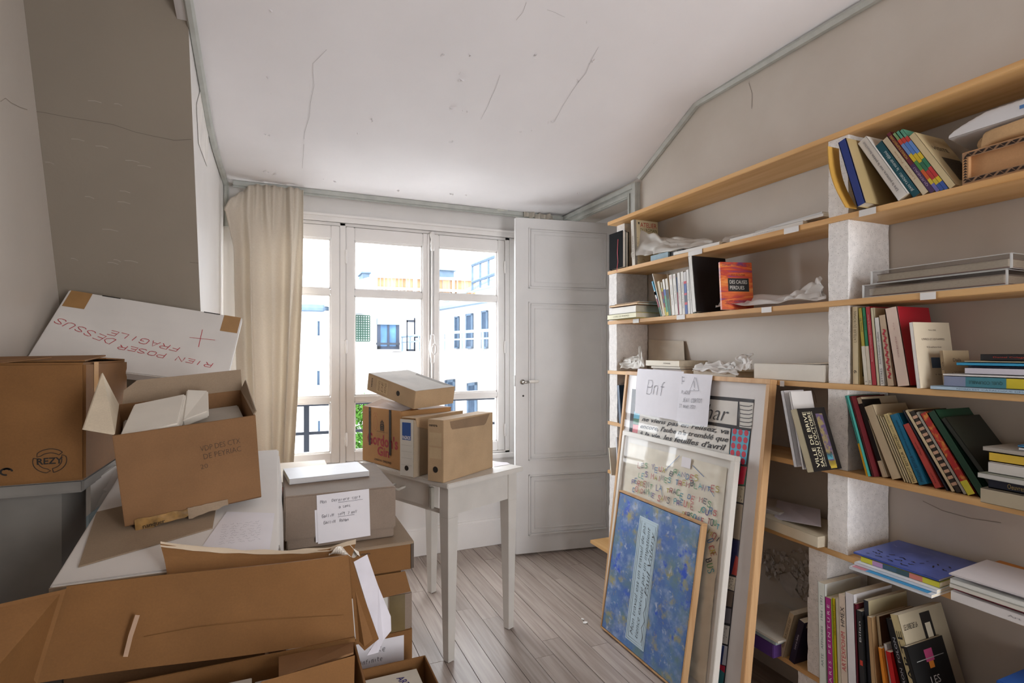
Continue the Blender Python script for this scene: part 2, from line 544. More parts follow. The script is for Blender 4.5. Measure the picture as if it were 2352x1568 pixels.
# hairline cracks and scuffs on the sloped wall and the left wall
def slope_pt(px, py):
    d = ray(px, py); k = V((0, 1, 0.33)); # plane y + .33 z = 2.45 + .33*1.38
    t = (2.45 + 0.33 * 1.38 - 0.33 * EYE) / (d.y + 0.33 * d.z)
    return d * t + V((0, 0, EYE))
sn = V((0, -1, -0.33)).normalized()
mb = MB()
for line in ([(70, 255), (100, 258), (150, 268), (200, 276), (260, 286), (310, 303), (350, 312), (400, 322), (440, 320)], [(436, 602), (456, 604)]):
    mb.ribbon([slope_pt(*p) + sn * 0.001 for p in line], 0.0016, sn)
mb.build('plaster_crack', mat('#6f655a', 0.8), wi)
mb = MB()
for (px, py) in [(215, 233), (270, 240), (185, 321), (230, 337), (110, 374), (310, 370), (327, 382), (285, 440), (210, 453), (283, 465), (170, 595), (255, 528), (268, 598), (260, 604), (300, 600)]:
    a = slope_pt(px - R.uniform(6, 22), py - 2) + sn * 0.001; b = slope_pt(px + R.uniform(6, 22), py + 3) + sn * 0.001
    mb.ribbon([a, (a + b) / 2 + V((0, 0, 0.003)), b], 0.0022, sn)
mb.build('scuff_mark', mat('#a59b8e', 0.6), wi)
mb = MB()
mb.ribbon([at(p[0], p[1], X=XL) + V((0.001, 0, 0)) for p in [(0, 233), (12, 225), (25, 236), (45, 246), (62, 252)]], 0.0018, X1)
mb.build('plaster_crack', mat('#968c80', 0.8), wl)
# torn paper at the edge of the nib
mb = MB().plate([at(462, 195, X=XN) + V((.002, 0, 0)), at(478, 240, X=XN) + V((.002, 0, 0)), at(477, 330, X=XN) + V((.002, 0, 0)), at(474, 382, X=XN) + V((.002, 0, 0)), at(455, 330, X=XN) + V((.002, 0, 0)), at(450, 240, X=XN) + V((.002, 0, 0))], 0.001)
mb.build('torn_patch', mat('#e8e4df', 0.7), wi)

# blistered and peeling paint low on the right wall
mb = MB()
for k in range(420):
    px, py = R.uniform(1740, 1885), R.uniform(1262, 1400)
    if py > 1300 + (px - 1740) * 0.75 or R.random() < 0.25: continue
    c = at(px, py, X=XW); s = R.uniform(0.003, 0.014); n = R.randint(4, 6); a0 = R.uniform(0, 6)
    pts = []
    for j in range(n):
        a = a0 + 6.283 * j / n; r = s * R.uniform(0.5, 1.2)
        pts.append(c + V((-R.uniform(0.0005, 0.014), math.cos(a) * r, math.sin(a) * r * 1.3)))
    mb.add(pts, [tuple(range(n))])
o = mb.build('peeling_paint', mat('#cfcac6', 0.6, 0.1, 40), wr); o['kind'] = 'stuff'
mb = MB()
P = [at(p[0], p[1], X=XW) + V((-0.012, 0, 0)) for p in [(1796, 1318), (1820, 1312), (1838, 1335), (1832, 1352), (1846, 1372), (1822, 1370), (1806, 1352), (1797, 1336)]]
mb.plate(P, 0.0015); mb.build('peeling_paint', mat('#c3beba', 0.6, 0.1, 40), wr)
mb = MB()
for line in ([(1850, 870), (1862, 888), (1872, 905), (1876, 925)], [(2120, 1150), (2165, 1172), (2230, 1190), (2300, 1200)], [(1720, 190), (1728, 215), (1727, 250)]):
    mb.ribbon([at(p[0], p[1], X=XW) + V((-.001, 0, 0)) for p in line], 0.002, -X1)
mb.build('plaster_crack', mat('#8d847b', 0.8), wr)

# cornice, mouldings and skirting
def sweep(path, w, h, n=V((-1, 0, 0))):
    mb = MB()
    mb.tube(path, w, 6)
    return mb
P = [V((XW - 0.012, y, ceil_right(y) - 0.012)) for y in (YB, 0, 1, 2.045)] + [V((XW - 0.012, y, ceil_right(y) - 0.012)) for y in (2.06, 2.3, 2.50)]
struct(sweep(P, 0.017, 0).build('trim_1', M_TRIM))
P = [V((XN + 0.012, y, ceil_main(y) - 0.014)) for y in (1.98, 2.2, 2.4, 2.6, 2.8, 3.0, 3.2, 3.38)] + [V((XN + 0.012, 3.385, 1.98))]
struct(sweep(P, 0.015, 0).build('trim_2', M_TRIM))
mb = MB()      # door casing
c0 = DY0 - 0.09
mb.box(XW - 0.020, XW - 0.0005, c0, DY0 - 0.001, 0.001, DZ + 0.068); mb.box(XW - 0.0205, XW - 0.0007, DY0 - 0.001, YW - 0.001, DZ + 0.001, DZ + 0.068)
mb.box(XW - 0.034, XW - 0.020, c0 + 0.003, c0 + 0.030, 0.002, DZ + 0.066); mb.box(XW - 0.034, XW - 0.0205, c0 + 0.0305, YW - 0.002, DZ + 0.040, DZ + 0.066)
mb.box(XW - 0.027, XW - 0.020, DY0 - 0.022, DY0 - 0.008, 0.002, DZ + 0.022); mb.box(XW - 0.027, XW - 0.0205, DY0 - 0.0075, YW - 0.002, DZ + 0.008, DZ + 0.022)
struct(mb.build('trim_3', M_TRIM))
mb = MB()      # moulding over the window
mb.box(XN, XW, YW - 0.012, YW, WZ1, WZ1 + 0.045); mb.box(XN, XW, YW - 0.022, YW, WZ1 + 0.03, WZ1 + 0.045)
mb.box(XN, XW, YW - 0.018, YW, WZ1 + 0.0, WZ1 + 0.012)
struct(mb.build('trim_4', M_WIN, bevel=0.002))
struct(MB().box(XN, XW, YW - 0.018, YW, 0, 0.16).box(XN, XW, YW - 0.012, YW, 0.16, 0.175).build('baseboard_far', M_WIN, bevel=0.002))
struct(MB().box(XW - 0.012, XW, YB, DY0 - 0.09, 0, 0.10).build('baseboard_right', M_WALL))
struct(MB().box(WX0 - 0.02, WX1 + 0.02, YW - 0.035, YW + 0.02, WZ0 - 0.03, WZ0).build('trim_5', M_WIN, bevel=0.003))

# curtain rail
cr_o = thing('curtain_rail', 'long grey curtain rail fixed under the ceiling above the window', 'curtain rail', (0.9, YW - 0.06, 2.2))
MB().box(XN + 0.05, XW - 0.05, YW - 0.085, YW - 0.055, 2.196, 2.222).box(XN + 0.05, XW - 0.05, YW - 0.078, YW - 0.062, 2.188, 2.196).build('track', M_TRIM, cr_o, bevel=0.002)
for xx in (0.25, 0.95, 1.6):
    MB().box(xx - 0.012, xx + 0.012, YW - 0.08, YW, 2.218, 2.228).build('bracket', M_TRIM, cr_o)
MB().tube([(1.28, YW - 0.05, 2.232), (1.33, YW - 0.075, 2.224), (1.39, YW - 0.08, 2.222)], [0.014, 0.02, 0.008], 10).build('end_cap', mat('#c9c8bd', 0.5), cr_o, smooth=True)
# bunched tape left on the rail by the door
mb = MB()
def tf(u, v):
    return V((1.50 + 0.22 * u, YW - 0.10 + 0.012 * math.sin(u * 34), 2.185 + 0.035 * v + 0.006 * math.sin(u * 23 + v)))
mb.grid(tf, 40, 3).build('curtain_tape', mat('#b5ada0', 0.8), cr_o, smooth=True)

# ------------------------------------------------------------------ window
win = thing('window_1', None, None, (0.62, YW + 0.05, WZ0), kind='structure')
FY0, FY1 = YW + 0.005, YW + 0.07
mb = MB()
mb.box(WX0, -0.168, FY0, FY1 + 0.03, WZ0, WZ1); mb.box(1.409, WX1, FY0, FY1 + 0.03, WZ0, WZ1)
mb.box(0.337, 0.370, FY0, FY1 + 0.03, WZ0, WZ1); mb.box(WX0, WX1, FY0, FY1 + 0.03, WZ1 - 0.016, WZ1); mb.box(WX0, WX1, FY0, FY1 + 0.03, WZ0, WZ0 + 0.012)
mb.build('window_frame', M_WIN, win, bevel=0.002)
GL = glass_mat('window_glass', (0.97, 0.99, 1.0), 0.004)
def sash(x0, x1, hinges):
    z0, z1 = WZ0 + 0.014, WZ1 - 0.018
    st, tr, br = 0.050, 0.078, 0.062
    g = [(z0 + br, 0.985), (1.020, 1.630), (1.664, z1 - tr)]
    mb = MB()
    mb.box(x0, x0 + st, FY0 + 0.004, FY1, z0, z1); mb.box(x1 - st, x1, FY0 + 0.004, FY1, z0, z1)
    mb.box(x0 + st, x1 - st, FY0 + 0.006, FY1, z0, z0 + br); mb.box(x0 + st, x1 - st, FY0 + 0.006, FY1, z1 - tr, z1)
    mb.box(x0 + st, x1 - st, FY0 + 0.010, FY1, 0.985, 1.020); mb.box(x0 + st, x1 - st, FY0 + 0.010, FY1, 1.630, 1.664)
    s = mb.build('sash', M_WIN, win, bevel=0.004)
    for (a, b) in g:
        MB().box(x0 + st - 0.002, x1 - st + 0.002, FY0 + 0.036, FY0 + 0.039, a - 0.002, b + 0.002).build('pane', GL, s)
        m2 = MB(); t = 0.009
        X0, XX = x0 + st, x1 - st
        for (p, q, r, w) in ((X0, X0 + t, a, b), (XX - t, XX, a, b), (X0, XX, a, a + t), (X0, XX, b - t, b)):
            m2.box(p, q, FY0 + 0.018, FY0 + 0.036, r, w)
        m2.build('glazing_bead', M_WIN, s, bevel=0.003)
    for hx in hinges:
        for hz in (0.76, 1.32, 1.86):
            MB().tube([(hx, FY0 - 0.004, hz - 0.042), (hx, FY0 - 0.004, hz - 0.038), (hx, FY0 - 0.004, hz + 0.038), (hx, FY0 - 0.004, hz + 0.042)], [0.004, 0.0075, 0.0075, 0.004], 10).build('hinge', M_WIN, s, smooth=True)
    return s
sash(-0.166, 0.336, [])
s2 = sash(0.372, 0.893, [0.3715])
sash(0.899, 1.407, [1.408])
MB().box(0.872, 0.922, FY0 - 0.012, FY0 + 0.006, WZ0 + 0.012, WZ1 - 0.02).box(0.884, 0.910, FY0 - 0.018, FY0 - 0.01, WZ0 + 0.012, WZ1 - 0.02).build('meeting_stile', M_WIN, win, bevel=0.004)
cb = MB()
cb.tube([(0.897, FY0 - 0.026, WZ0 + 0.02), (0.897, FY0 - 0.026, WZ1 - 0.01)], 0.0062, 10)
cremone = cb.build('cremone_bolt', M_WIN, win, smooth=True)
mb = MB()
mb.tube([(0.897, FY0 - 0.026, z) for z in (1.93, 1.945, 1.96, 1.975, 1.99, 2.0, 2.015, 2.03, 2.045, 2.052)], [0.010, 0.014, 0.011, 0.016, 0.013, 0.009, 0.015, 0.018, 0.013, 0.004], 12)
mb.build('finial', M_WIN, cremone, smooth=True)
mb = MB()
mb.tube([(0.897, FY0 - 0.026, z) for z in (1.215, 1.225, 1.24, 1.255, 1.27, 1.30, 1.33, 1.36, 1.375, 1.39, 1.40)], [0.009, 0.014, 0.012, 0.015, 0.017, 0.022, 0.022, 0.016, 0.013, 0.015, 0.008], 12)
mb.build('gear_box', M_WIN, cremone, smooth=True)
mb = MB()
ring = [(0.907 + 0.0 * i, FY0 - 0.052, 0) for i in range(2)]
P = [V((0.905 + 0.014 * math.cos(t * math.pi / 10), FY0 - 0.052, 1.305 + 0.032 * math.sin(t * math.pi / 10))) for t in range(21)]
mb.tube(P, 0.0045, 8, cap=False); mb.build('knob', M_WIN, cremone, smooth=True)

# ------------------------------------------------------------------ door leaf standing open
dA, dB = V((1.37, 3.14, 0)), V((2.075, 3.035, 0))
du = (dB - dA).normalized()
DM = frame(dA, du, Z1.cross(du), Z1)
DW = (dB - dA).length
door = thing('door_1', None, None, DM, kind='structure')
mb = MB().box(0, DW, 0, 0.034, 0.012, 2.135)
mb.build('leaf', M_DOOR, door, bevel=0.003, M=DM)
for (a, b) in ((1.69, 2.075), (0.60, 1.605), (0.125, 0.51)):
    mb = MB()
    for k, (ins, d) in enumerate(((0.0, 0.010), (0.014, 0.006), (0.040, 0.005))):
        t = 0.009 if k < 2 else 0.004
        x0, x1, z0, z1 = 0.085 + ins, DW - 0.085 - ins, a + ins, b - ins
        for (p, q, r, w) in ((x0, x0 + t, z0, z1), (x1 - t, x1, z0, z1), (x0, x1, z0, z0 + t), (x0, x1, z1 - t, z1)):
            mb.box(p, q, -d, 0.002, r, w)
    mb.build('panel_moulding', M_DOOR, door, bevel=0.0015, M=DM)
hd = MB().tube([(0.045, 0, 1.098), (0.045, -0.045, 1.098)], 0.008, 10).build('handle', mat('#bdbab4', 0.25, 0.03, metal=0.8), door, smooth=True, M=DM)
MB().tube([(0.035, -0.045, 1.098), (0.05, -0.047, 1.098), (0.075, -0.047, 1.1)], [0.006, 0.009, 0.008], 10).build('collar', mat('#bdbab4', 0.25, 0.03, metal=0.8), hd, smooth=True, M=DM)
MB().tube([(0.075, -0.047, 1.1), (0.10, -0.048, 1.102), (0.135, -0.047, 1.104), (0.14, -0.047, 1.104)], [0.008, 0.010, 0.010, 0.004], 12).build('grip', mat('#ebe8e2', 0.2), hd, smooth=True, M=DM)
MB().tube([(0.045, 0.0, 1.098), (0.045, -0.006, 1.098)], 0.016, 16).build('rose', mat('#bdbab4', 0.25, 0.03, metal=0.8), hd, smooth=True, M=DM)
MB().tube([(0.05, 0.0, 1.01), (0.05, -0.004, 1.01)], 0.006, 10).build('keyhole', mat('#2a2826', 0.6), door, M=DM)
MB().box(-0.003, 0.001, 0.006, 0.028, 1.07, 1.14).build('lock_plate', mat('#6d6a66', 0.4, 0.05, metal=0.7), door, M=DM)

# ------------------------------------------------------------------ curtain
def curtain_f(u, v):
    # v: 0 top .. 1 bottom, u across
    z = 2.205 - v * 1.60
    x0 = -0.235 + 0.05 * v ** 1.5; x1 = 0.128 - 0.06 * v ** 1.3
    gather = 1.0 - 0.35 * math.sin(min(1, v * 6) * math.pi / 2)
    ph = u * 2 * math.pi * 4.0 + 1.1 * math.sin(u * 5 + 2.0 * v) + 0.4 * v
    amp = (0.016 + 0.020 * min(1, v * 2.5)) * (0.7 + 0.35 * math.sin(u * 8 + 1))
    top = max(0, 1 - v * 5)
    y = YW - 0.115 - amp * (math.sin(ph) + 0.25 * math.sin(2 * ph + 1)) - 0.01 * v - 0.010 * top * math.sin(u * 2 * math.pi * 9)
    x = x0 + (x1 - x0) * u + 0.010 * math.cos(ph) * min(1, v * 4)
    if u < 0.3 and v < 0.22:      # the loose corner that sags out at the top left
        w = (1 - u / 0.3) * max(0, 1 - abs(v - 0.08) / 0.14)
        y -= 0.10 * w; z -= 0.03 * w; x -= 0.03 * w
    if u < 0.35 and v < 0.10: z -= (1 - u / 0.35) ** 1.5 * 0.11 * (1 - v / 0.10)
    z += 0.02 * math.sin(ph) * max(0, v - 0.93) * 6
    if v > 0.97 and 0.55 < u < 0.95: x += 0.01
    return V((x, y, z))
def linen():
    m, nt, b = new_mat('linen')
    b.inputs['Roughness'].default_value = 0.9
    b.inputs['Specular IOR Level'].default_value = 0.1
    tc = nt.nodes.new('ShaderNodeTexCoord')
    mp = nt.nodes.new('ShaderNodeMapping'); mp.inputs['Scale'].default_value = (30, 30, 260)
    nt.links.new(tc.outputs['Object'], mp.inputs[0])
    n = node(nt, 'ShaderNodeTexNoise', Scale=3.0, Detail=3.0)
    nt.links.new(mp.outputs[0], n.inputs['Vector'])
    cr = nt.nodes.new('ShaderNodeValToRGB')
    cr.color_ramp.elements[0].position = 0.35; cr.color_ramp.elements[0].color = lin('#cfc5b6')
    cr.color_ramp.elements[1].position = 0.65; cr.color_ramp.elements[1].color = lin('#dbd2c4')
    nt.links.new(n.outputs['Fac'], cr.inputs['Fac']); nt.links.new(cr.outputs['Color'], b.inputs['Base Color'])
    tr = nt.nodes.new('ShaderNodeBsdfTranslucent'); tr.inputs[0].default_value = lin('#ece2d2')
    mx = nt.nodes.new('ShaderNodeMixShader'); mx.inputs[0].default_value = 0.2
    nt.links.new(b.outputs[0], mx.inputs[1]); nt.links.new(tr.outputs[0], mx.inputs[2])
    nt.links.new(mx.outputs[0], nt.nodes['Material Output'].inputs[0])
    return m
LIN = linen()
cu = thing('curtain', 'gathered beige linen curtain hanging at one side of the window', 'curtain', (-0.05, YW - 0.12, 0.6))
MB().grid(curtain_f, 120, 60).build('cloth', LIN, cu, smooth=True, solid=0.002)
MB().grid(lambda u, v: curtain_f(u, v * 0.045) + V((0, 0.006, 0.0)), 120, 4).build('heading_tape', mat('#bfb5a6', 0.9), cu, smooth=True)

# ------------------------------------------------------------------ outside the window
def xmat(h, rough=0.8, var=0.05, scale=8.0, *a_, **k_): return mat(h, 0.85, var, scale, spec=0.03)
M_STUC = xmat('#a8a6a5', 0.8, 0.02, 2.0)
M_STUC2 = xmat('#a9adb3', 0.8, 0.02, 2.0)
M_BLUE = xmat('#333e4c', 0.25, 0.1, 8.0)
M_SLATE = xmat('#4a5765', 0.6, 0.1, 8.0)
M_RAIL = xmat('#2b2e34', 0.5, 0.05, 10.0)
M_PALE = xmat('#6a7884', 0.4, 0.05)
GLX = glass_mat('terrace_glass', (0.80, 0.88, 0.93), 0.05)
GND = -14.0

rl = thing('balcony_railing', 'dark grey metal railing just outside the window', 'railing', (0.6, 4.15, 0.2))
MB().box(-0.6, 1.9, 4.13, 4.17, 0.90, 0.925).build('top_rail', M_RAIL, rl)
MB().box(-0.6, 1.9, 4.14, 4.16, 0.695, 0.715).build('rail', M_RAIL, rl)
MB().box(-0.6, 1.9, 4.14, 4.16, 0.42, 0.44).build('rail', M_RAIL, rl)
for xx in (-0.35, 0.182, 0.98, 1.75):
    MB().box(xx - 0.018, xx + 0.018, 4.135, 4.165, 0.2, 0.92).build('post', M_RAIL, rl)
struct(MB().box(-0.8, 2.1, YW + 0.24, 4.3, 0.08, 0.2).build('balcony_slab', M_STUC))

def win_at(parent, pts, depth, frame_m, glass_m, sill=True, mull=0):
    """A far window: frame proud of the wall, pane inside. pts: lower left, lower right, upper right, upper left."""
    a, b, c, d = [V(p) for p in pts]
    n = (b - a).cross(d - a).normalized()
    if n.dot(V((0, 0, EYE)) - a) < 0: n = -n
    mb = MB()
    t = 0.14
    w = (b - a).length; h = (d - a).length
    ux, uy = (b - a) / w, (d - a) / h
    M = frame(a, ux, uy, n)
    for (x0, x1, y0, y1) in ((0, w, 0, w * t), (0, w, h - w * t, h), (0, w * t, 0, h), (w - w * t, w, 0, h)):
        mb.box(x0, x1, y0, y1, 0, depth, 0, M)
    for k in range(mull):
        xm = w * (k + 1) / (mull + 1)
        mb.box(xm - w * 0.05, xm + w * 0.05, 0, h, 0, depth * 0.8, 0, M)
    wd = mb.build('window', frame_m, parent)
    MB().box(w * t, w - w * t, w * t, h - w * t, 0, depth * 0.4, 0, M).build('pane', glass_m, wd)
    if sill: MB().box(-0.06 * w, w * 1.06, -0.06, 0, 0, depth + 0.06, 0, M).build('sill', M_STUC, wd)
    return wd

def rect_at(x0, y0, x1, y1, Y):
    return [at(x0, y1, Y=Y), at(x1, y1, Y=Y), at(x1, y0, Y=Y), at(x0, y0, Y=Y)]

# left-hand house
a = at(560, 709, Y=14); b = at(764, 709, Y=14)
bl = thing('apartment_building', 'white rendered house with narrow windows and a pale blue gutter', 'building', (b.x - 2, 16, GND))
MB().box(a.x - 2, b.x, 14, 22, GND, b.z - 0.05).build('wall', M_STUC, bl)
MB().tube([(a.x - 2, 13.9, b.z), (b.x - 0.25, 13.9, b.z), (b.x + 0.05, 14.6, b.z + 0.1)], 0.09, 8).build('gutter', M_SLATE, bl)
MB().hexa([(a.x - 2, 13.9, b.z + .05), (b.x, 13.9, b.z + .05), (b.x, 22, b.z + .05), (a.x - 2, 22, b.z + .05)], [(a.x - 2, 16.5, b.z + 1.1), (b.x - 1, 16.5, b.z + 1.1), (b.x - 1, 20, b.z + 1.1), (a.x - 2, 20, b.z + 1.1)]).build('roof', M_STUC2, bl)
MB().box(*[c for p in (((at(694, 681, Y=15.5).x, at(699, 681, Y=15.5).x), (15.3, 15.6), (at(694, 681, Y=15.5).z, at(694, 671, Y=15.5).z))) for c in p]).build('skylight', M_BLUE, bl)
for (x0, y0, x1, y1) in ((729, 737, 734.5, 771), (728, 851, 734.5, 884), (730, 966, 735, 990)):
    win_at(bl, rect_at(x0, y0, x1, y1, 13.98), 0.03, M_SLATE, M_BLUE)

# house in the middle with its roof terrace
tl, tr_ = at(740, 668, Y=16), at(1075, 668, Y=16)
bc = thing('apartment_building', 'white apartment house with green trellis, shuttered window and fenced roof terrace', 'building', ((tl.x + tr_.x) / 2, 18, GND))
cx1 = at(1000, 668, Y=16).x
MB().box(b.x + 0.05, cx1, 16, 24, GND, tl.z).build('wall', M_STUC, bc)
MB().box(cx1, tr_.x + 3, 16, 21.5, tl.z - 0.3, tl.z).build('terrace_slab', M_STUC, bc)
wd = win_at(bc, rect_at(866, 733, 916, 802, 15.98), 0.08, xmat('#2c3340', 0.5), xmat('#3f5f80', 0.15, 0.3, 3.0), mull=1)
p, q = at(866, 745, Y=15.9), at(916, 732, Y=15.9)
MB().box(p.x, q.x, 15.84, 15.96, p.z, q.z).build('shutter_box', M_PALE, wd)
p, q = at(864, 789, Y=15.8), at(918, 787, Y=15.8)
MB().box(p.x, q.x, 15.78, 15.82, p.z - 0.03, q.z).build('guard_rail', M_RAIL, wd)
# green trellis
p, q = at(812, 783, Y=15.9), at(849, 725, Y=15.9)
trl = MB()
for k in range(8):
    xx = p.x + (q.x - p.x) * k / 7
    trl.box(xx - 0.012, xx + 0.012, 15.88, 15.9, p.z, q.z)
for k in range(12):
    zz = p.z + (q.z - p.z) * k / 11
    trl.box(p.x, q.x, 15.86, 15.88, zz - 0.012, zz + 0.012)
trl.build('trellis', xmat('#16382c', 0.6), bc)
p, q = at(812, 722, Y=15.7), at(846, 707, Y=15.7)
MB().hexa([(p.x, 15.2, p.z), (q.x - .1, 15.2, p.z + .03), (q.x, 16, q.z - .05), (p.x, 16, q.z - .1)], [(p.x, 15.2, p.z + .03), (q.x - .1, 15.2, p.z + .06), (q.x, 16, q.z), (p.x, 16, q.z - .05)]).build('awning', M_PALE, bc)
# glass screen and railing on the little balcony
sc_ = MB()
for (x0, y0, x1, y1) in ((934, 736, 936, 805), (951, 730, 953.5, 808)):
    p, q = at(x0, y1, Y=14.6), at(x1, y0, Y=14.6); sc_.box(p.x, q.x, 14.57, 14.63, p.z, q.z)
p, q = at(934, 736, Y=14.6), at(953, 731, Y=14.6); sc_.box(p.x, q.x, 14.57, 14.63, p.z - 0.04, p.z + 0.02)
p, q = at(934, 806, Y=14.6), at(953, 803, Y=14.6); sc_.box(p.x, q.x, 14.57, 14.63, p.z, p.z + 0.05)
for yy in (774, 783): 
    p, q = at(953, yy, Y=14.6), at(990, yy, Y=14.6); sc_.box(p.x, q.x, 14.57, 14.63, p.z - 0.02, p.z + 0.02)
sc_.build('balcony_screen', M_RAIL, bc)
p, q = at(925, 822, Y=14.6), at(1010, 808, Y=14.6)
MB().box(p.x, q.x + 0.5, 14.3, 16, p.z - 0.1, q.z).build('balcony_floor', M_STUC, bc)

# wooden fence on the roof terrace: each board is its own part
fn = thing('terrace_fence', 'pale wooden board fence on the roof terrace across the courtyard', 'fence', (at(980, 650, Y=16.4).x, 16.4, tl.z))
FB = [wood('#86694c', '#725539', 'Z', 0.7, 0.3), wood('#947a5e', '#836749', 'Z', 0.7, 0.3)]
k = 0; x = 866.0
while x < 1086:
    p, q = at(x, 672, Y=16.4), at(x + 7.6, 633 + (x - 866) * 0.04, Y=16.4)
    MB().box(p.x, q.x, 16.38 + 0.02 * (k % 2), 16.40 + 0.02 * (k % 2), tl.z, q.z).build('board', FB[(k * 7 % 5) % 2], fn)
    x += 8.4; k += 1
for yy in (634, 661):
    p, q = at(862, yy, Y=16.3), at(1088, yy + 8, Y=16.3)
    MB().hexa([(p.x, 16.28, p.z - .04), (q.x, 16.28, q.z - .04), (q.x, 16.34, q.z - .04), (p.x, 16.34, p.z - .04)], [(p.x, 16.28, p.z + .04), (q.x, 16.28, q.z + .04), (q.x, 16.34, q.z + .04), (p.x, 16.34, p.z + .04)]).build('rail', M_STUC, fn)
for xx in (864, 953, 1041):
    p, q = at(xx - 2.5, 672, Y=16.3), at(xx + 2.5, 630 + (xx - 864) * 0.04, Y=16.3)
    MB().box(p.x, q.x, 16.26, 16.32, tl.z, q.z).build('post', M_STUC, fn)
p0, p1 = at(862, 632, Y=16.4), at(826, 668, Y=20)
MB().hexa([(p0.x, 16.4, tl.z), (p0.x + .05, 16.4, tl.z), (p0.x - 0.6, 19, tl.z), (p0.x - 0.65, 19, tl.z)], [(p0.x, 16.4, p0.z), (p0.x + .05, 16.4, p0.z), (p0.x - 0.6, 19, p0.z), (p0.x - 0.65, 19, p0.z)]).build('return_panel', M_STUC2, fn)
ch = thing('roof_hut', 'small blue grey plant hut with flat cap behind the fence', 'hut', (at(1025, 625, Y=20).x, 20.5, tl.z))
p, q = at(985, 640, Y=20), at(1043, 622, Y=20)
MB().box(p.x, q.x, 20, 21, tl.z, q.z).build('wall', M_SLATE, ch); MB().box(p.x - .1, q.x + .12, 19.9, 21.1, q.z, q.z + 0.09).build('cap', M_PALE, ch)
p, q = at(833, 638, Y=20), at(849, 628, Y=20)
tag(MB().box(p.x, q.x, 20, 21, tl.z, q.z).box(p.x - .05, q.x + .05, 19.95, 21.05, q.z, q.z + .05).build('roof_vent', M_SLATE), 'dark blue vent box standing at the corner of the roof terrace', 'vent')

# wing on the right
A, B = at(1006, 807, Y=15.7), at(1200, 807, Y=11.0)
A.z = B.z = 0
uu = (B - A).normalized(); nn = V((-uu.y, uu.x, 0))
if nn.y > 0: nn = -nn
def onw(px, py, off=0.0):
    d = ray(px, py); A2 = A + nn * off
    t = nn.dot(A2) / nn.dot(d); p = d * t
    return V((p.x, p.y, p.z + EYE))
zt = onw(1060, 700).z
br_ = thing('apartment_building', 'white curved wing with glass balcony and narrow blue windows', 'building', (A + uu * 2 + V((0, 0, GND))))
E = A + uu * 9
mb = MB().hexa([A + V((0, 0, GND)), E + V((0, 0, GND)), E - nn * 6 + V((0, 0, GND)), A - nn * 6 + V((0, 0, GND))], [A + V((0, 0, zt)), E + V((0, 0, zt)), E - nn * 6 + V((0, 0, zt)), A - nn * 6 + V((0, 0, zt))])
mb.build('wall', M_STUC, br_)
MB().tube([A + nn * 0.2 + V((0, 0, zt)) - uu * .1, E + nn * 0.2 + V((0, 0, zt))], 0.1, 8).build('gutter', M_PALE, br_)
MB().tube([A + nn * 0.2 + V((0, 0, zt)) - uu * .1, A - nn * 2 + uu * .6 + V((0, 0, zt + 1.2))], 0.06, 8).build('roof_edge', M_PALE, br_)
for (x0, y0, x1, y1) in ((1046, 727, 1055, 800), (1072, 721, 1087, 800), (1108, 714, 1121, 800), (1028, 873, 1045, 950), (1075, 880, 1096, 962), (1024, 873, 1027, 950)):
    win_at(br_, [onw(x0, y1, .02), onw(x1, y1, .02), onw(x1, y0, .02), onw(x0, y0, .02)], 0.04, M_SLATE, M_BLUE, sill=False)
BO = 1.0
zs0, zs1 = onw(1075, 860, BO).z, onw(1075, 806, BO).z
zr = onw(1075, 763, BO).z
bal = []
for k in range(9):
    t = -0.3 + k * 0.9
    bal.append(A + uu * t + nn * (BO + 0.25 * math.sin(k / 8 * math.pi)))
mb = MB()
for k in range(8):
    p, q = bal[k], bal[k + 1]; pi_, qi = p - nn * 1.3, q - nn * 1.3
    mb.hexa([p + V((0, 0, zs0)), q + V((0, 0, zs0)), qi + V((0, 0, zs0)), pi_ + V((0, 0, zs0))], [p + V((0, 0, zs1)), q + V((0, 0, zs1)), qi + V((0, 0, zs1)), pi_ + V((0, 0, zs1))])
mb.build('balcony', M_STUC, br_)
rr_ = MB().tube([p + V((0, 0, zr)) for p in bal], 0.035, 6).tube([p + V((0, 0, zr - 0.16)) for p in bal], 0.02, 6)
rr_.build('balcony_rail', M_PALE, br_)
for k in range(8):
    p, q = bal[k], bal[k + 1]
    MB().tube([p + V((0, 0, zs1)), p + V((0, 0, zr))], 0.025, 6).build('baluster', M_PALE, br_)
    MB().quad(p + V((0, 0, zs1 + .05)), q + V((0, 0, zs1 + .05)), q + V((0, 0, zr - .2)), p + V((0, 0, zr - .2))).build('glass_panel', GLX, br_)
# glazed terrace above the wing
gt = thing('glass_screen', 'blue framed glass terrace screen above the white wing', 'glass screen', onw(1110, 660))
S0 = at(1085, 668, Y=14.5); S1 = at(1150, 652, Y=11.5)
def gp(t, px, py):
    d = ray(px, py); u2 = V((S1.x - S0.x, S1.y - S0.y, 0)).normalized(); n2 = V((-u2.y, u2.x, 0))
    k_ = n2.dot(V((S0.x, S0.y, 0))) / n2.dot(d); p = d * k_
    return V((p.x, p.y, p.z + EYE))
for (xa_, ya0, ya1) in ((1085, 608, 669), (1103, 601, 661), (1122, 594, 656), (1142, 587, 652)):
    MB().tube([gp(0, xa_, ya1), gp(0, xa_, ya0)], 0.03, 6).build('post', M_SLATE, gt)
MB().tube([gp(0, 1085, 609), gp(0, 1143, 586)], 0.05, 6).build('beam', M_SLATE, gt)
MB().tube([gp(0, 1086, 648), gp(0, 1144, 626)], 0.045, 6).build('rail', M_SLATE, gt)
MB().tube([gp(0, 1086, 669), gp(0, 1144, 655)], 0.03, 6).build('rail', M_PALE, gt)
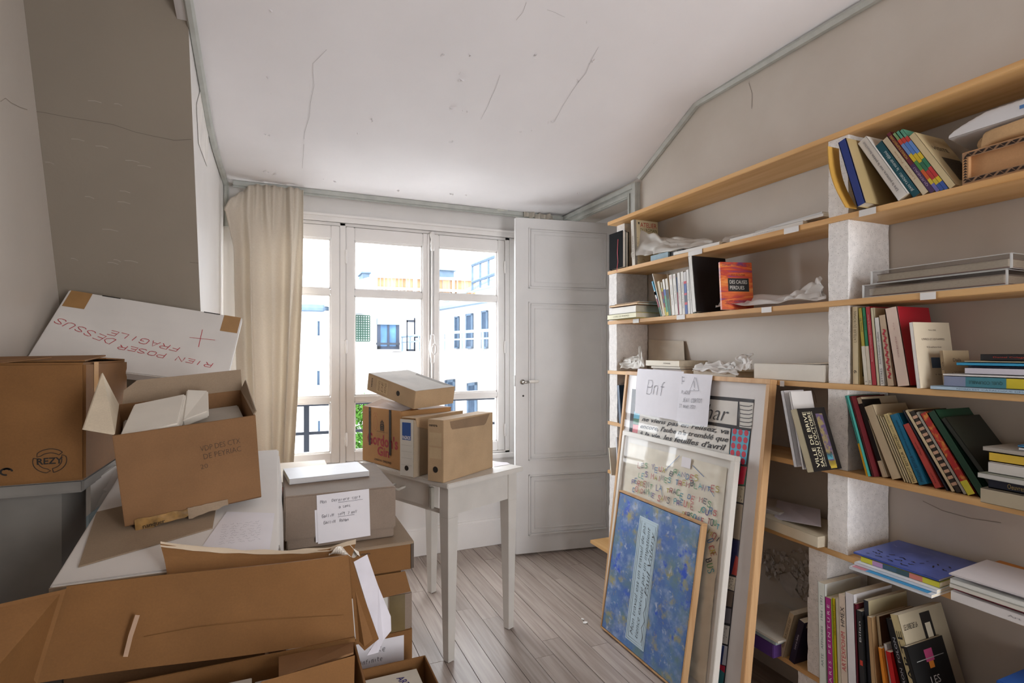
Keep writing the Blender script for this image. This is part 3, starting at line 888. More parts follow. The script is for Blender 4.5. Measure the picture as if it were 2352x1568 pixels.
for (xa_, xb_, ya_, yb_, yc_, yd_) in ((1086, 1103, 667, 661, 603, 609), (1103, 1122, 662, 657, 630, 640), (1122, 1142, 656, 652, 626, 632)):
    MB().quad(gp(0, xa_, ya_), gp(0, xb_, yb_), gp(0, xb_, yc_), gp(0, xa_, yd_)).build('pane', GLX, gt)
struct(MB().box(-30, 30, 4.6, 60, GND - 0.2, GND).build('ground', xmat('#b9b7b2', 0.9)))

# courtyard tree
tre = thing('courtyard_tree', 'leafy green tree rising from the courtyard', 'tree', (1.6, 9.0, GND))
tc_ = at(838, 950, Y=9.0)
mb = MB(); rr = random.Random(3)
for k in range(1500):
    a = rr.uniform(0, 6.283); h = rr.uniform(-1, 1); r = rr.uniform(0.35, 1) ** 0.4
    c = tc_ + V((math.cos(a) * r * 0.34 * math.sqrt(1 - h * h), math.sin(a) * r * 0.34 * math.sqrt(1 - h * h), h * r * 0.62 - 0.32))
    d1 = V((rr.uniform(-1, 1), rr.uniform(-1, 1), rr.uniform(-1, 1))).normalized() * 0.05; d2 = V((rr.uniform(-1, 1), rr.uniform(-1, 1), rr.uniform(-1, 1))).normalized() * 0.03
    mb.add([c - d1, c + d2, c + d1, c - d2], [(0, 1, 2, 3)])
o = mb.build('foliage', xmat('#34541f', 0.6, 0.3, 6.0), tre); o['kind'] = 'stuff'
MB().tube([(tc_.x, 9.0, GND), (tc_.x, 9.0, tc_.z - 0.4)], [0.16, 0.06], 8).build('trunk', xmat('#5f5348', 0.9), tre)

# ------------------------------------------------------------------ fireplace
MANT = 0.96
MARB = mat('#8d8983', 0.35, 0.2, 5.0, second='#77736e', thr=(0.3, 0.7))
fp = thing('marble_fireplace', 'grey veined marble fireplace against the left wall under the brown carton', 'fireplace', (-0.6, 2.1, 0))
mb = MB().hexa([(XL, 1.8, 0), (-0.53, 1.8, 0), (-0.5, 1.88, 0), (XL, 2.5, 0)], [(XL, 1.8, 0.925), (-0.53, 1.8, 0.925), (-0.5, 1.88, 0.925), (XL, 2.5, 0.925)])
mb.hexa([(-0.505, 1.88, 0), (-0.5, 1.88, 0), (-0.5, 2.5, 0), (XL, 2.5, 0)], [(-0.505, 1.88, 0.925), (-0.5, 1.88, 0.925), (-0.5, 2.5, 0.925), (XL, 2.5, 0.925)])
mb.build('jamb', MARB, fp)
MB().box(XL, -0.465, 1.735, 2.535, 0.925, MANT).build('mantel_shelf', MARB, fp, bevel=0.006)

# ------------------------------------------------------------------ bookcase of aerated-concrete blocks and boards
XF = 1.65
SH = {'A': 1.994, 'B': 1.725, 'C': 1.454, 'D': 1.187, 'E': 0.912, 'F': 0.647, 'G': 0.207}
BT = 0.018
def block_mat():
    m, nt, b = new_mat('aerated_concrete')
    b.inputs['Roughness'].default_value = 0.9
    b.inputs['Specular IOR Level'].default_value = 0.1
    geo = nt.nodes.new('ShaderNodeNewGeometry')
    vo = node(nt, 'ShaderNodeTexVoronoi', Scale=170.0)
    nt.links.new(geo.outputs['Position'], vo.inputs['Vector'])
    n = node(nt, 'ShaderNodeTexNoise', Scale=60.0, Detail=4.0)
    nt.links.new(geo.outputs['Position'], n.inputs['Vector'])
    cr = nt.nodes.new('ShaderNodeValToRGB')
    cr.color_ramp.elements[0].position = 0.10; cr.color_ramp.elements[0].color = lin('#98948f')
    cr.color_ramp.elements[1].position = 0.20; cr.color_ramp.elements[1].color = lin('#ebe8e5')
    nt.links.new(vo.outputs['Distance'], cr.inputs['Fac'])
    cr2 = nt.nodes.new('ShaderNodeValToRGB')
    cr2.color_ramp.elements[0].position = 0.35; cr2.color_ramp.elements[0].color = (0.88, 0.88, 0.88, 1)
    cr2.color_ramp.elements[1].position = 0.65; cr2.color_ramp.elements[1].color = (1, 1, 1, 1)
    nt.links.new(n.outputs['Fac'], cr2.inputs['Fac'])
    mx = nt.nodes.new('ShaderNodeMixRGB'); mx.blend_type = 'MULTIPLY'; mx.inputs[0].default_value = 1
    nt.links.new(cr.outputs[0], mx.inputs[1]); nt.links.new(cr2.outputs[0], mx.inputs[2])
    nt.links.new(mx.outputs[0], b.inputs['Base Color'])
    bp = node(nt, 'ShaderNodeBump', Strength=0.5, Distance=0.002)
    nt.links.new(cr.outputs[0], bp.inputs['Height']); nt.links.new(bp.outputs['Normal'], b.inputs['Normal'])
    return m
M_BLOCK = block_mat()
M_BOARD = wood('#d9b07a', '#c99a62', 'Y', 0.5, 0.5)
bk = thing('bookcase', 'wall bookcase of pale wooden boards stacked on white aerated concrete blocks', 'bookcase', (1.75, 1.2, 0))
BOARD = {}
for k, z in SH.items():
    far = 2.70 if k == 'G' else 2.52
    BOARD[k] = MB().box(XF - 0.004, XW - 0.004, -0.25, far, z - BT, z).build('shelf_board', M_BOARD, bk, bevel=0.0015)
order = ['A', 'B', 'C', 'D', 'E', 'F', 'G']
def rough_block(x0, x1, y0, y1, z0, z1):
    """A sawn block: subdivided box with slightly crumbled edges."""
    mb = MB().box(x0, x1, y0, y1, z0, z1)
    o = mb.build('concrete_block', M_BLOCK, bk)
    bm = bmesh.new(); bm.from_mesh(o.data)
    bmesh.ops.subdivide_edges(bm, edges=[e for e in bm.edges if e.calc_length() > 0.15], cuts=9, use_grid_fill=True)
    for v in bm.verts:
        if len(v.link_faces) and any(e.calc_face_angle(0) > 0.5 for e in v.link_edges if len(e.link_faces) == 2):
            d = V((R.uniform(-1, 1), R.uniform(-1, 1), 0)) * 0.0011
            v.co += d
    bm.to_mesh(o.data); bm.free()
    return o
for col, (y0, y1) in enumerate(((2.440, 2.512), (1.164, 1.231), (-0.16, -0.09))):
    for i in range(len(order)):
        zt_ = SH[order[i]] - BT
        zb = SH[order[i + 1]] if i + 1 < len(order) else 0.0
        j = R.uniform(-0.004, 0.004); jx = R.uniform(-0.002, 0.004)
        x0 = XF + 0.001 + jx
        if col == 1 and i == 0: j = -0.003
        if col == 0 and i == 0: x0 = XF + 0.05
        if col == 1 and i >= 5: j += 0.068 if i == 5 else 0.110
        if zt_ - zb > 0.3:
            rough_block(x0, XW - 0.006, y0 + j, y1 + j, zb + 0.0005, zb + 0.25)
            rough_block(x0 + 0.002, XW - 0.006, y0 + j - 0.003, y1 + j - 0.003, zb + 0.2505, zt_ - 0.0005)
        else:
            rough_block(x0, XW - 0.006, y0 + j, y1 + j, zb + 0.0005, zt_ - 0.0005)
M_STICK = mat('#dedcda', 0.6, 0.03)
M_PENC = mat('#9b98a4', 0.8)
for k, px, w in (('B', 1597, .085), ('B', 1818, .06), ('B', 1993, .052), ('C', 1461, .05), ('C', 1564, .055), ('C', 1761, .045), ('C', 2132, .04), ('D', 1797, .018)):
    p = at(px, 807, X=XF - 0.005)
    st = decal('edge_label', BOARD[k], (XF - 0.006, p.y, SH[k] - 0.011), -Y1, Z1, w, 0.020, M_STICK, 0.0005)
    strokes('pencil_note', st, (XF - 0.0062, p.y, SH[k] - 0.011), -Y1, Z1, scribble(w * 0.7, 0.008, 1, R), 0.0008, M_PENC) if False else None

# ------------------------------------------------------------------ table by the window
P0 = V((0.629, 2.13, 0)); e1 = V((0.911, 0.412, 0)).normalized(); e2 = V((-e1.y, e1.x, 0))
TM = frame(P0, e1, e2, Z1)
TWd, TLn, TH = 0.465, 0.66, 0.752
M_TBL = mat('#cdc8c0', 0.4, 0.05, 7.0, 0.03, 80)
tb = thing('table', 'small white painted wooden table with tapered legs and a drawer', 'table', TM)
MB().box(0, TWd, 0, TLn, TH - 0.022, TH).build('table_top', M_TBL, tb, bevel=0.003, M=TM)
ap = MB()
ap.box(0.05, TWd - 0.05, 0.028, 0.046, TH - 0.142, TH - 0.022); ap.box(0.05, TWd - 0.05, TLn - 0.046, TLn - 0.028, TH - 0.142, TH - 0.022)
ap.box(TWd - 0.046, TWd - 0.028, 0.05, TLn - 0.05, TH - 0.142, TH - 0.022)
ap.box(0.03, 0.046, 0.05, TLn - 0.05, TH - 0.142, TH - 0.128)
ap.build('apron', M_TBL, tb, bevel=0.001, M=TM)
dr = MB().box(0.024, 0.04, 0.15, TLn - 0.06, TH - 0.128, TH - 0.026).build('drawer', M_TBL, tb, bevel=0.002, M=TM)
P = [V((0.022, 0.315, TH - 0.066)), V((0.008, 0.315, TH - 0.068)), V((-0.002, 0.33, TH - 0.078)), V((-0.002, 0.375, TH - 0.078)), V((0.008, 0.39, TH - 0.068)), V((0.022, 0.39, TH - 0.066))]
MB().tube(P, 0.006, 8).build('drawer_handle', mat('#c9c2b6', 0.35), dr, smooth=True, M=TM)
MB().box(0.010, 0.026, 0.115, 0.128, TH - 0.125, TH - 0.035).build('drawer_stop', mat('#a29d92', 0.6), tb, bevel=0.002, M=TM)
for (lx, ly, sx, sy) in ((0.022, 0.022, 1, 1), (TWd - 0.022, 0.022, -1, 1), (0.022, TLn - 0.022, 1, -1), (TWd - 0.022, TLn - 0.022, -1, -1)):
    a, b_ = 0.056, 0.034
    def sq(w, z): 
        xs = sorted((lx, lx + sx * w)); ys = sorted((ly, ly + sy * w))
        ox = 0.010 * sx * (0.056 - w) / 0.022; oy = 0.010 * sy * (0.056 - w) / 0.022
        return [TM @ V((xs[0] + ox, ys[0] + oy, z)), TM @ V((xs[1] + ox, ys[0] + oy, z)), TM @ V((xs[1] + ox, ys[1] + oy, z)), TM @ V((xs[0] + ox, ys[1] + oy, z))]
    mb = MB().hexa(sq(b_, 0.001), sq(a, TH - 0.15)).hexa(sq(a, TH - 0.15), sq(a, TH - 0.0225))
    mb.build('leg', M_TBL, tb, bevel=0.0015)

# ------------------------------------------------------------------ cartons
KRAFT, KRAFT2, KRAFT3, KRAFT4 = cardboard('#94745a'), cardboard('#866343'), cardboard('#805a34'), cardboard('#93806b')
GREYB, WHITEB = cardboard('#8a7a6c'), mat('#d9d5d0', 0.6, 0.03, 9.0)
TAPE = mat('#a07a4d', 0.35, 0.08, 12.0)
EDGE = cardboard('#8a6a48')
RED = mat('#b8343f', 0.7, 0.05)
BLACK = mat('#26211d', 0.6, 0.03)
M_PAP = mat('#dfdce0', 0.7, 0.02)

# brown carton with the recycling mark, on the mantel
c1 = thing('cardboard_box', 'closed brown carton with a recycling mark, standing on the marble mantel', 'box', (-0.585, 1.92, MANT))
bx = (-0.712, -0.455, 1.71, 2.13, MANT + 0.001, 1.262)
MB().box(*bx).build('body', KRAFT3, c1, bevel=0.006)
MB().plate([(-0.705, 1.73, 1.266), (-0.46, 1.725, 1.268), (-0.46, 1.91, 1.280), (-0.705, 1.915, 1.276)], 0.004).build('flap', KRAFT3, c1)
MB().plate([(-0.705, 1.92, 1.270), (-0.46, 1.915, 1.272), (-0.46, 2.12, 1.266), (-0.705, 2.12, 1.266)], 0.004).build('flap', KRAFT3, c1)
MB().plate([(-0.62, 1.712, 1.263), (-0.55, 1.712, 1.273), (-0.53, 1.73, 1.276), (-0.66, 1.73, 1.268)], 0.002).build('torn_edge', KRAFT2, c1)
decal('tape', c1, (-0.455, 1.80, 1.222), Y1, Z1, 0.04, 0.08, mat('#c89a63', 0.25, 0.1))
rc = at(115, 1058, Y=1.709)
text('REZY', c1, rc, X1, Z1, 0.052, 0.016, BLACK, bold=0.02)
lines = []
for k in range(3):
    a0 = math.radians(90 + 120 * k)
    arc = [(0.034 * math.cos(a0 + t), 0.030 * math.sin(a0 + t)) for t in [math.radians(d) for d in range(-48, 49, 8)]]
    arc2 = [(0.024 * math.cos(a0 + t), 0.020 * math.sin(a0 + t)) for t in [math.radians(d) for d in range(-48, 49, 8)]]
    lines += [arc, arc2, [arc[0], arc2[0]], [arc[-1], (0.029 * math.cos(a0 + 1.1), 0.025 * math.sin(a0 + 1.1)), arc2[-1]]]
strokes('recycling_mark', c1, rc, X1, Z1, lines, 0.0016, BLACK)
q = at(15, 1083, Y=1.709)
strokes('round_mark', c1, q, X1, Z1, [[(0.011 * math.cos(t * .3), 0.008 * math.sin(t * .3)) for t in range(17)], [(0.006 * math.cos(t * .3), 0.004 * math.sin(t * .3) + .003) for t in range(10)]], 0.004, BLACK)

# large flat white box leaning on the sloped wall
pTL, pTR = at(159, 665, Y=2.36), at(557, 729, Y=2.36)
pBL = at(53, 820, Y=2.12)
u_ = (pTR - pTL); wB = u_.length; u_.normalize()
v_ = (pBL - pTL); v_ = (v_ - u_ * v_.dot(u_)); hB = 0.352; v_.normalize()
nB = v_.cross(u_)           # out of the face, towards the room
c2 = thing('flat_box', 'flat white carton with red handwriting, leaning above the brown boxes', 'box', frame(pTL + v_ * hB - nB * 0.03, u_, -nB if False else u_.cross(nB) * -1, nB) if False else Matrix.Translation(pTL + v_ * hB))
BMx = frame(pTL, u_, v_, -nB)     # z of this frame goes into the box
MB().box(0, wB, 0, hB, 0, 0.034).build('body', WHITEB, c2, bevel=0.003, M=BMx)
for (x, y, w, h) in ((0.038, 0.045, 0.062, 0.085), (wB - 0.034, 0.048, 0.058, 0.09)):
    decal('brown_tape', c2, pTL + u_ * x + v_ * y, u_, -v_, w, h, TAPE, 0.0008)
for x in (0.125, wB - 0.105):
    decal('slot', c2, pTL + u_ * x + v_ * 0.004, u_, -v_, 0.055, 0.005, BLACK, 0.0008)
def fpt(px, py):
    d = ray(px, py); t = nB.dot(pTL - V((0, 0, EYE))) / nB.dot(d)
    return d * t + V((0, 0, EYE))
def hand(s, parent, pa, pb, hgt, m, n, flip=False, bold=0.0, shear=0.25):
    """Handwriting whose baseline runs from pa to pb."""
    xa = (pb - pa); w = xa.length; xa.normalize()
    ya = n.cross(xa)
    text(s, parent, (pa + pb) / 2, xa, ya, w, hgt, m, 'handwriting', shear=shear, bold=bold)
pen('RIEN POSER', c2, fpt(490, 840), fpt(270, 795), 0.021, 0.0024, RED, nB)
pen('DESSUS', c2, fpt(262, 787), fpt(128, 735), 0.026, 0.0024, RED, nB)
pen('FRAGILE', c2, fpt(413, 804), fpt(248, 762), 0.024, 0.0024, RED, nB)
a, b_, c_, d_ = fpt(435, 775), fpt(494, 781), fpt(465, 757), fpt(456, 797)
mb = MB().ribbon([a + nB * .001, b_ + nB * .001], 0.002, nB).ribbon([c_ + nB * .001, d_ + nB * .001], 0.002, nB)
mb.build('pen_cross', RED, c2)

# tilted white carton that carries the pile
sl = 0.223
wz = lambda y: 0.82 + sl * (y - 1.386)
up_ = V((0, -sl, 1)).normalized(); fw_ = V((0, 1, sl)).normalized()
WO = V((-0.425, 1.375, wz(1.375)))
WMx = frame(WO, X1, fw_, up_)
c3 = thing('flat_box', 'wide white carton lying tilted under the open brown box', 'box', WMx @ Matrix.Translation((0.21, 0.32, -0.12)))
MB().box(0, 0.425, 0, 0.65, -0.12, 0).build('body', [WHITEB], c3, bevel=0.004, M=WMx)
MB().plate([WMx @ V(p) for p in ((0.427, 0.05, -0.004), (0.437, 0.10, -0.09), (0.437, 0.52, -0.10), (0.427, 0.60, -0.004))], 0.003).build('side_flap', WHITEB, c3)
MB().box(0.0, 0.40, -0.004, 0.0, -0.115, -0.004).build('end_panel', KRAFT4, c3, M=WMx)
# loose printed sheets on it
for k, (pts) in enumerate((((0.245, 0.012, 0.0015), (0.405, 0.02, 0.0015), (0.415, 0.20, 0.002), (0.30, 0.235, 0.0025)),)):
    sh = thing('paper_sheet', 'loose typed sheets lying at the edge of the tilted white carton', 'paper', WMx @ Matrix.Translation((0.33, 0.1, 0.001)))
    MB().plate([WMx @ V(p) for p in pts], 0.0006).build('sheet', M_PAP, sh)
    strokes('typed_lines', sh, WMx @ V((0.34, 0.12, 0.0022)), WMx.to_3x3() @ X1, WMx.to_3x3() @ Y1, scribble(0.09, 0.10, 9, R), 0.0006, mat('#8c8a92', 0.8))
# cardboard sheet under the open box
def wpt(px, py, off=0.0):
    d = ray(px, py); t = up_.dot(WO + up_ * off - V((0, 0, EYE))) / up_.dot(d)
    return d * t + V((0, 0, EYE))
tag(MB().plate([wpt(180, 1300, .004), wpt(488, 1211, .004), wpt(488, 1195, .004) + fw_ * .22, wpt(222, 1175, .004)], 0.0035).build('cardboard_sheet', KRAFT4), 'brown cardboard sheet wedged under the open printed box', 'cardboard')

# open carton printed VDP DES CTX
oA, oB = V((-0.337, 1.555, wz(1.555) + 0.014)), V((-0.058, 1.605, wz(1.605) + 0.014))
uo = (oB - oA); OW = 0.300; upo = up_
OM = ortho(oA, uo, upo)
OM = Matrix.Translation(oA) @ Matrix.Rotation(math.radians(-3.2), 4, OM.to_3x3() @ V((0, 1, 0))) @ Matrix.Translation(-oA) @ OM
OD, OH = 0.245, 0.232
c4 = thing('cardboard_box', 'open worn brown carton stencilled in capitals, filled with white packets', 'box', OM)
t = 0.004
mb = MB().box(0, OW, 0, t, 0, OH).box(0, OW, OD - t, OD, 0, OH).box(0, t, t, OD - t, 0, OH).box(OW - t, OW, t, OD - t, 0, OH).box(0, OW, 0, OD, 0, t)
mb.build('body', KRAFT2, c4, M=OM, bevel=0.001)
MB().plate([OM @ V(p) for p in ((0.012, OD - .002, OH), (OW, OD - .002, OH), (OW + .002, OD + 0.012, OH + 0.058), (0.05, OD + 0.010, OH + 0.058), (0.018, OD + .006, OH + .035))], 0.004).build('flap', KRAFT4, c4)
MB().plate([OM @ V(p) for p in ((0.002, OD - 0.01, OH), (0.002, 0.006, OH), (-0.055, 0.03, OH + 0.015), (-0.02, OD - 0.05, OH + 0.10))], 0.004).build('flap', cardboard('#cdbfa8'), c4)
MB().plate([OM @ V(p) for p in ((OW - .002, 0.006, OH), (OW - .002, OD - 0.006, OH), (OW + .012, OD - 0.01, OH + 0.03), (OW + .006, 0.02, OH + 0.004))], 0.003).build('flap', KRAFT4, c4)
# torn yellow tape along its foot
mb = MB()
def yf(u, v): return OM @ V((0.02 + 0.11 * u, -0.002 - 0.006 * v, 0.014 - 0.028 * v * (1 - u * .4) + 0.006 * noise.noise(V((u * 5, v * 2, 3)))))
mb.grid(yf, 14, 3).build('torn_tape', mat('#8f6c38', 0.5, 0.3, 40.0), c4, solid=0.001)
def yf2(u, v): return OM @ V((0.13 + 0.09 * u, -0.002 - 0.005 * v, 0.016 - 0.028 * v * (1 - u * .5) + 0.005 * noise.noise(V((u * 5, v * 2, 8)))))
MB().grid(yf2, 12, 3).build('torn_board', KRAFT4, c4, solid=0.001)
text('nanquer', c4, (0.058, -0.009, -0.006), (1, 0, .05), Z1, 0.045, 0.011, BLACK, M=OM)
ST = mat('#5b4736', 0.8)
text('VDP DES CTX', c4, (0.215, -0.0002, 0.168), (1, 0, 0.06), (-0.06, 0, 1), 0.090, 0.014, ST, M=OM, bold=-0.01)
text('DE PEYRIAC', c4, (0.218, -0.0002, 0.146), (1, 0, 0.06), (-0.06, 0, 1), 0.085, 0.014, ST, M=OM, bold=-0.01)
text('20', c4, (0.175, -0.0002, 0.118), (1, 0, 0.06), (-0.06, 0, 1), 0.016, 0.012, ST, M=OM, bold=-0.01)
# white packets inside it
for k, (pts, th, lab) in enumerate(((((0.01, 0.01, 0.222), (0.13, 0.012, 0.236), (0.155, 0.17, 0.262), (0.04, 0.17, 0.25)), 0.030, 'white wrapped packet on top inside the open brown box'),
                                    (((0.14, 0.06, 0.225), (0.20, 0.08, 0.235), (0.21, 0.20, 0.255), (0.16, 0.21, 0.262)), 0.02, 'white folded paper tucked beside the packet in the open brown box'))):
    tag(MB().plate([OM @ V(p) for p in pts], th).build('paper_packet', mat('#dcd6cb', 0.5, 0.03), bevel=0.003), lab, 'packet')
tag(MB().box(0.01, 0.285, 0.01, 0.235, 0.006, 0.19).build('paper_packet', mat('#b9b2a6', 0.6), M=OM, bevel=0.003), 'pale bundle filling the bottom of the open brown box', 'packet')

# pale boards and a light blue folder between mantel and pile
P = [at(198, 1112, Y=1.84), at(262, 1068, Y=1.98), at(285, 1140, Y=1.96), at(198, 1190, Y=1.83)]
tag(MB().plate(P, 0.012).build('white_board', WHITEB), 'white board standing in the gap beside the marble fireplace', 'board')
P = [at(198, 1186, Y=1.80), at(276, 1124, Y=1.90), at(282, 1160, Y=1.88), at(222, 1180, Y=1.82), at(198, 1236, Y=1.78)]
tag(MB().plate(P, 0.01).build('folder', mat('#a9c0cc', 0.5, 0.03)), 'light blue folder wedged beside the marble fireplace', 'folder')
# plain carton carrying the tilted one
tag(MB().box(-0.41, -0.03, 1.60, 1.98, 0, 0.735).box(-0.41, -0.03, 1.40, 1.60, 0, 0.690).build('cardboard_box', KRAFT2, bevel=0.004), 'tall plain carton underneath the tilted white carton', 'box')

# ------------------------------------------------------------------ foreground open carton
t = 0.005
FX0, FX1, FYa, FYb, FZ = -0.418, 0.160, 0.80, 1.283, 0.640
c5 = thing('cardboard_box', 'big open brown carton with raised flaps and papers inside', 'box', (-0.13, 1.04, 0.29))
mb = MB().box(FX0, FX1, FYa, FYa + t, 0.29, FZ - 0.03).box(FX0, FX1, FYb - t, FYb, 0.29, FZ).box(FX0, FX0 + t, FYa, FYb, 0.29, FZ).box(FX1 - t, FX1, FYa, FYb, 0.29, FZ - 0.01).box(FX0, FX1, FYa, FYb, 0.29, 0.29 + t)
mb.build('body', KRAFT3, c5, bevel=0.001)
def bent(pa, pb, pc, pd, amp, nu=20, nv=10, ph=0.0):
    def f(u, v):
        p = (pa * (1 - u) + pb * u) * (1 - v) + (pd * (1 - u) + pc * u) * v
        return p + V((0, amp * (math.sin(u * 3.1 + ph) * math.sin(v * 3) + 0.3 * math.sin(u * 9 + v * 4)), 0.3 * amp * math.sin(u * 7 + ph)))
    return f
fa, fb = at(85, 1568, Y=1.28), at(815, 1468, Y=1.285)
fc, fd = at(800, 1275, Y=1.31), at(155, 1345, Y=1.315)
MB().grid(bent(fa, fb, fc, fd, 0.004), 30, 12).build('flap', KRAFT3, c5, solid=0.005)
MB().ribbon([at(288, 1508, Y=1.272), at(300, 1460, Y=1.276), at(316, 1412, Y=1.282)], 0.008, -Y1).build('tape_strip', mat('#b79a83', 0.25), c5)
fpx = lambda x, y: at(x, y, Y=1.289)
MB().ribbon([fpx(330, 1462), fpx(450, 1440), fpx(600, 1424), fpx(790, 1412)], 0.0010, -Y1).build('crease', cardboard('#74502a'), c5)
MB().plate([at(-60, 1400, Y=1.22), at(-60, 1600, Y=1.12), at(85, 1570, Y=1.268), at(152, 1352, Y=1.305)], 0.005).build('flap', KRAFT3, c5)
MB().plate([fc + V((0.004, .006, -.004)), at(870, 1466, Y=1.275), at(838, 1492, Y=1.268), fb + V((0.004, .004, -.006))], 0.005).build('flap', KRAFT3, c5)
MB().plate([at(640, 1512, Y=1.25), at(812, 1478, Y=1.262), at(812, 1502, Y=1.20), at(640, 1560, Y=1.10)], 0.004).build('inner_flap', KRAFT2, c5)
MB().plate([at(812, 1506, Y=1.15), at(810, 1600, Y=1.10), at(560, 1600, Y=1.02), at(600, 1566, Y=1.05)], 0.004).build('flap', KRAFT3, c5)
for k, (x0, x1, y0, y1, z1, lab) in enumerate(((-0.36, -0.14, 0.9, 1.25, 0.622, 'grey bound report lying inside the big open carton'), (-0.13, -0.05, 0.92, 1.22, 0.630, 'narrow white booklet among the papers in the big open carton'),
                                              (-0.045, 0.07, 0.9, 1.22, 0.620, 'printed white brochure among the papers in the big open carton'))):
    bo = thing('booklet', lab, 'booklet', ((x0 + x1) / 2, (y0 + y1) / 2, 0.296))
    MB().box(x0, x1, y0, y1, 0.296, z1 - 0.02).build('page_block', mat('#b5aea2', 0.8), bo)
    MB().box(x0, x1, y0, y1, z1 - 0.02, z1).build('cover', mat(['#8f8878', '#c4bfb6', '#b7b2ac'][k], 0.6), bo, bevel=0.001)
    strokes('print', bo, ((x0 + x1) / 2, y1 - 0.05, z1 + 0.0002), X1, Y1, scribble((x1 - x0) * 0.7, 0.05, 3, R), 0.0015, mat('#5d5a58', 0.8))
tag(MB().box(-0.42, 0.155, 0.80, 1.29, 0, 0.289).build('cardboard_box', KRAFT2, bevel=0.004), 'closed carton on the floor carrying the big open carton', 'box')

# kraft paper bag standing open behind the front flap
ka, kb, kc, kd = at(385, 1330, Y=1.345), at(800, 1300, Y=1.345), at(818, 1256, Y=1.372), at(368, 1254, Y=1.372)
kr = thing('paper_bag', 'open brown paper bag with crumpled white lined rim behind the big carton flap', 'bag', (-0.03, 1.36, 0.7))
def kf(u, v):
    p = bent(ka, kb, kc, kd, 0.006, ph=1.0)(u, v)
    sag = -0.012 * math.sin(u * math.pi) * v + (0.012 * max(0, (u - 0.85) / 0.15)) * v + (0.004 * max(0, (0.15 - u) / 0.15)) * v
    return p + V((0, 0, sag))
MB().grid(kf, 30, 8).build('sheet', KRAFT3, kr, solid=0.002)
def kl(u, v):
    p = kf(u, 0.92 + 0.08 * v); return p + V((0, -0.003 + 0.006 * v, 0.004 * v + 0.003 * noise.noise(V((u * 9, v, 2)))))
MB().grid(kl, 40, 3).build('white_rim', mat('#c9b79f', 0.6), kr, solid=0.001)
def kc_(u, v):
    p = at(755 + 70 * u, 1275 - 22 * v * math.sin(u * 2.6 + .3), Y=1.36)
    return p + V((0, 0.012 * math.sin(u * 7 + v * 4), 0.004 * math.sin(u * 13 + v * 5)))
MB().grid(kc_, 14, 6).build('crumpled_corner', mat('#e6dfd4', 0.45), kr, solid=0.001)
# torn white sheet hanging over the carton's right edge
P = [at(812, 1290, Y=1.325), at(843, 1273, Y=1.35), at(868, 1345, Y=1.345), at(897, 1415, Y=1.34), at(898, 1448, Y=1.335), at(880, 1470, Y=1.33), at(868, 1498, Y=1.32), at(842, 1505, Y=1.315), at(866, 1466, Y=1.31)]
tag(MB().plate(P, 0.001).build('torn_paper', mat('#d5d2da', 0.6)), 'torn white sheet hanging over the corner of the big open carton', 'paper')

# ------------------------------------------------------------------ stack in front of the table
def carton(name, lab, x0, x1, y0, y1, z0, z1, m, bev=0.004):
    o = thing(name, lab, 'box', ((x0 + x1) / 2, (y0 + y1) / 2, z0))
    MB().box(x0, x1, y0, y1, z0, z1).build('body', m, o, bevel=bev)
    return o
s0 = carton('cardboard_box', 'lowest brown carton of the stack, with a handwritten white label', 0.03, 0.395, 1.735, 2.10, 0, 0.402, KRAFT3)
decal('label', s0, (0.285, 1.735, 0.30), X1, Z1, 0.165, 0.17, M_PAP, 0.001)
pen('Bake', s0, (0.26, 1.7335, .355), (.31, 1.7335, .357), .014, .0012, INK, -Y1)
pen('Infinite', s0, (0.23, 1.7335, .325), (.30, 1.7335, .327), .013, .0012, INK, -Y1)
s1 = carton('cardboard_box', 'grey brown carton with dark parcel tape, second from the floor in the stack', 0.02, 0.393, 1.73, 2.11, 0.403, 0.521, GREYB)
decal('tape', s1, (0.345, 1.73, 0.460), X1, Z1, 0.05, 0.115, mat('#6d5d3e', 0.25, 0.15), 0.0008)
decal('white_sheet', s1, (0.245, 1.728, 0.47), X1, Z1, 0.14, 0.125, mat('#cfcbc4', 0.6), 0.001)
s2 = carton('cardboard_box', 'flattened brown carton with a drooping flap in the stack', 0.03, 0.36, 1.74, 2.08, 0.522, 0.594, KRAFT3)
MB().plate([(0.25, 1.732, 0.59), (0.37, 1.73, 0.59), (0.385, 1.715, 0.53), (0.26, 1.718, 0.52)], 0.004).build('flap', KRAFT3, s2)
s3 = carton('cardboard_box', 'low brown corrugated box under the grey archive box', 0.005, 0.392, 1.725, 2.21, 0.595, 0.684, KRAFT3)
MB().box(0.0, 0.397, 1.721, 2.215, 0.676, 0.6855).build('lid', KRAFT4, s3, bevel=0.002)
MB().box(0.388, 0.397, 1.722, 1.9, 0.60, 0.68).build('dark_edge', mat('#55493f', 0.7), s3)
text('for 1 x 400 mm', s3, (0.20, 1.7245, 0.665), X1, Z1, 0.12, 0.008, BLACK)
s4 = thing('archive_box', 'grey brown archive box with lid and handwritten white note', 'box', (0.18, 1.98, 0.687))
MB().box(0.022, 0.345, 1.785, 2.185, 0.687, 0.72).build('tray', GREYB, s4, bevel=0.003)
MB().box(0.014, 0.350, 1.778, 2.192, 0.716, 0.852).build('lid', GREYB, s4, bevel=0.004)
pa_ = decal('note', s4, (0.188, 1.778, 0.775), (1, 0, 0.03), (-0.03, 0, 1), 0.158, 0.150, M_PAP, 0.002)
decal('note', s4, (0.182, 1.778, 0.755), (1, 0, 0.035), (-0.035, 0, 1), 0.158, 0.10, M_PAP, 0.001)
GP = mat('#6f6c74', 0.8)
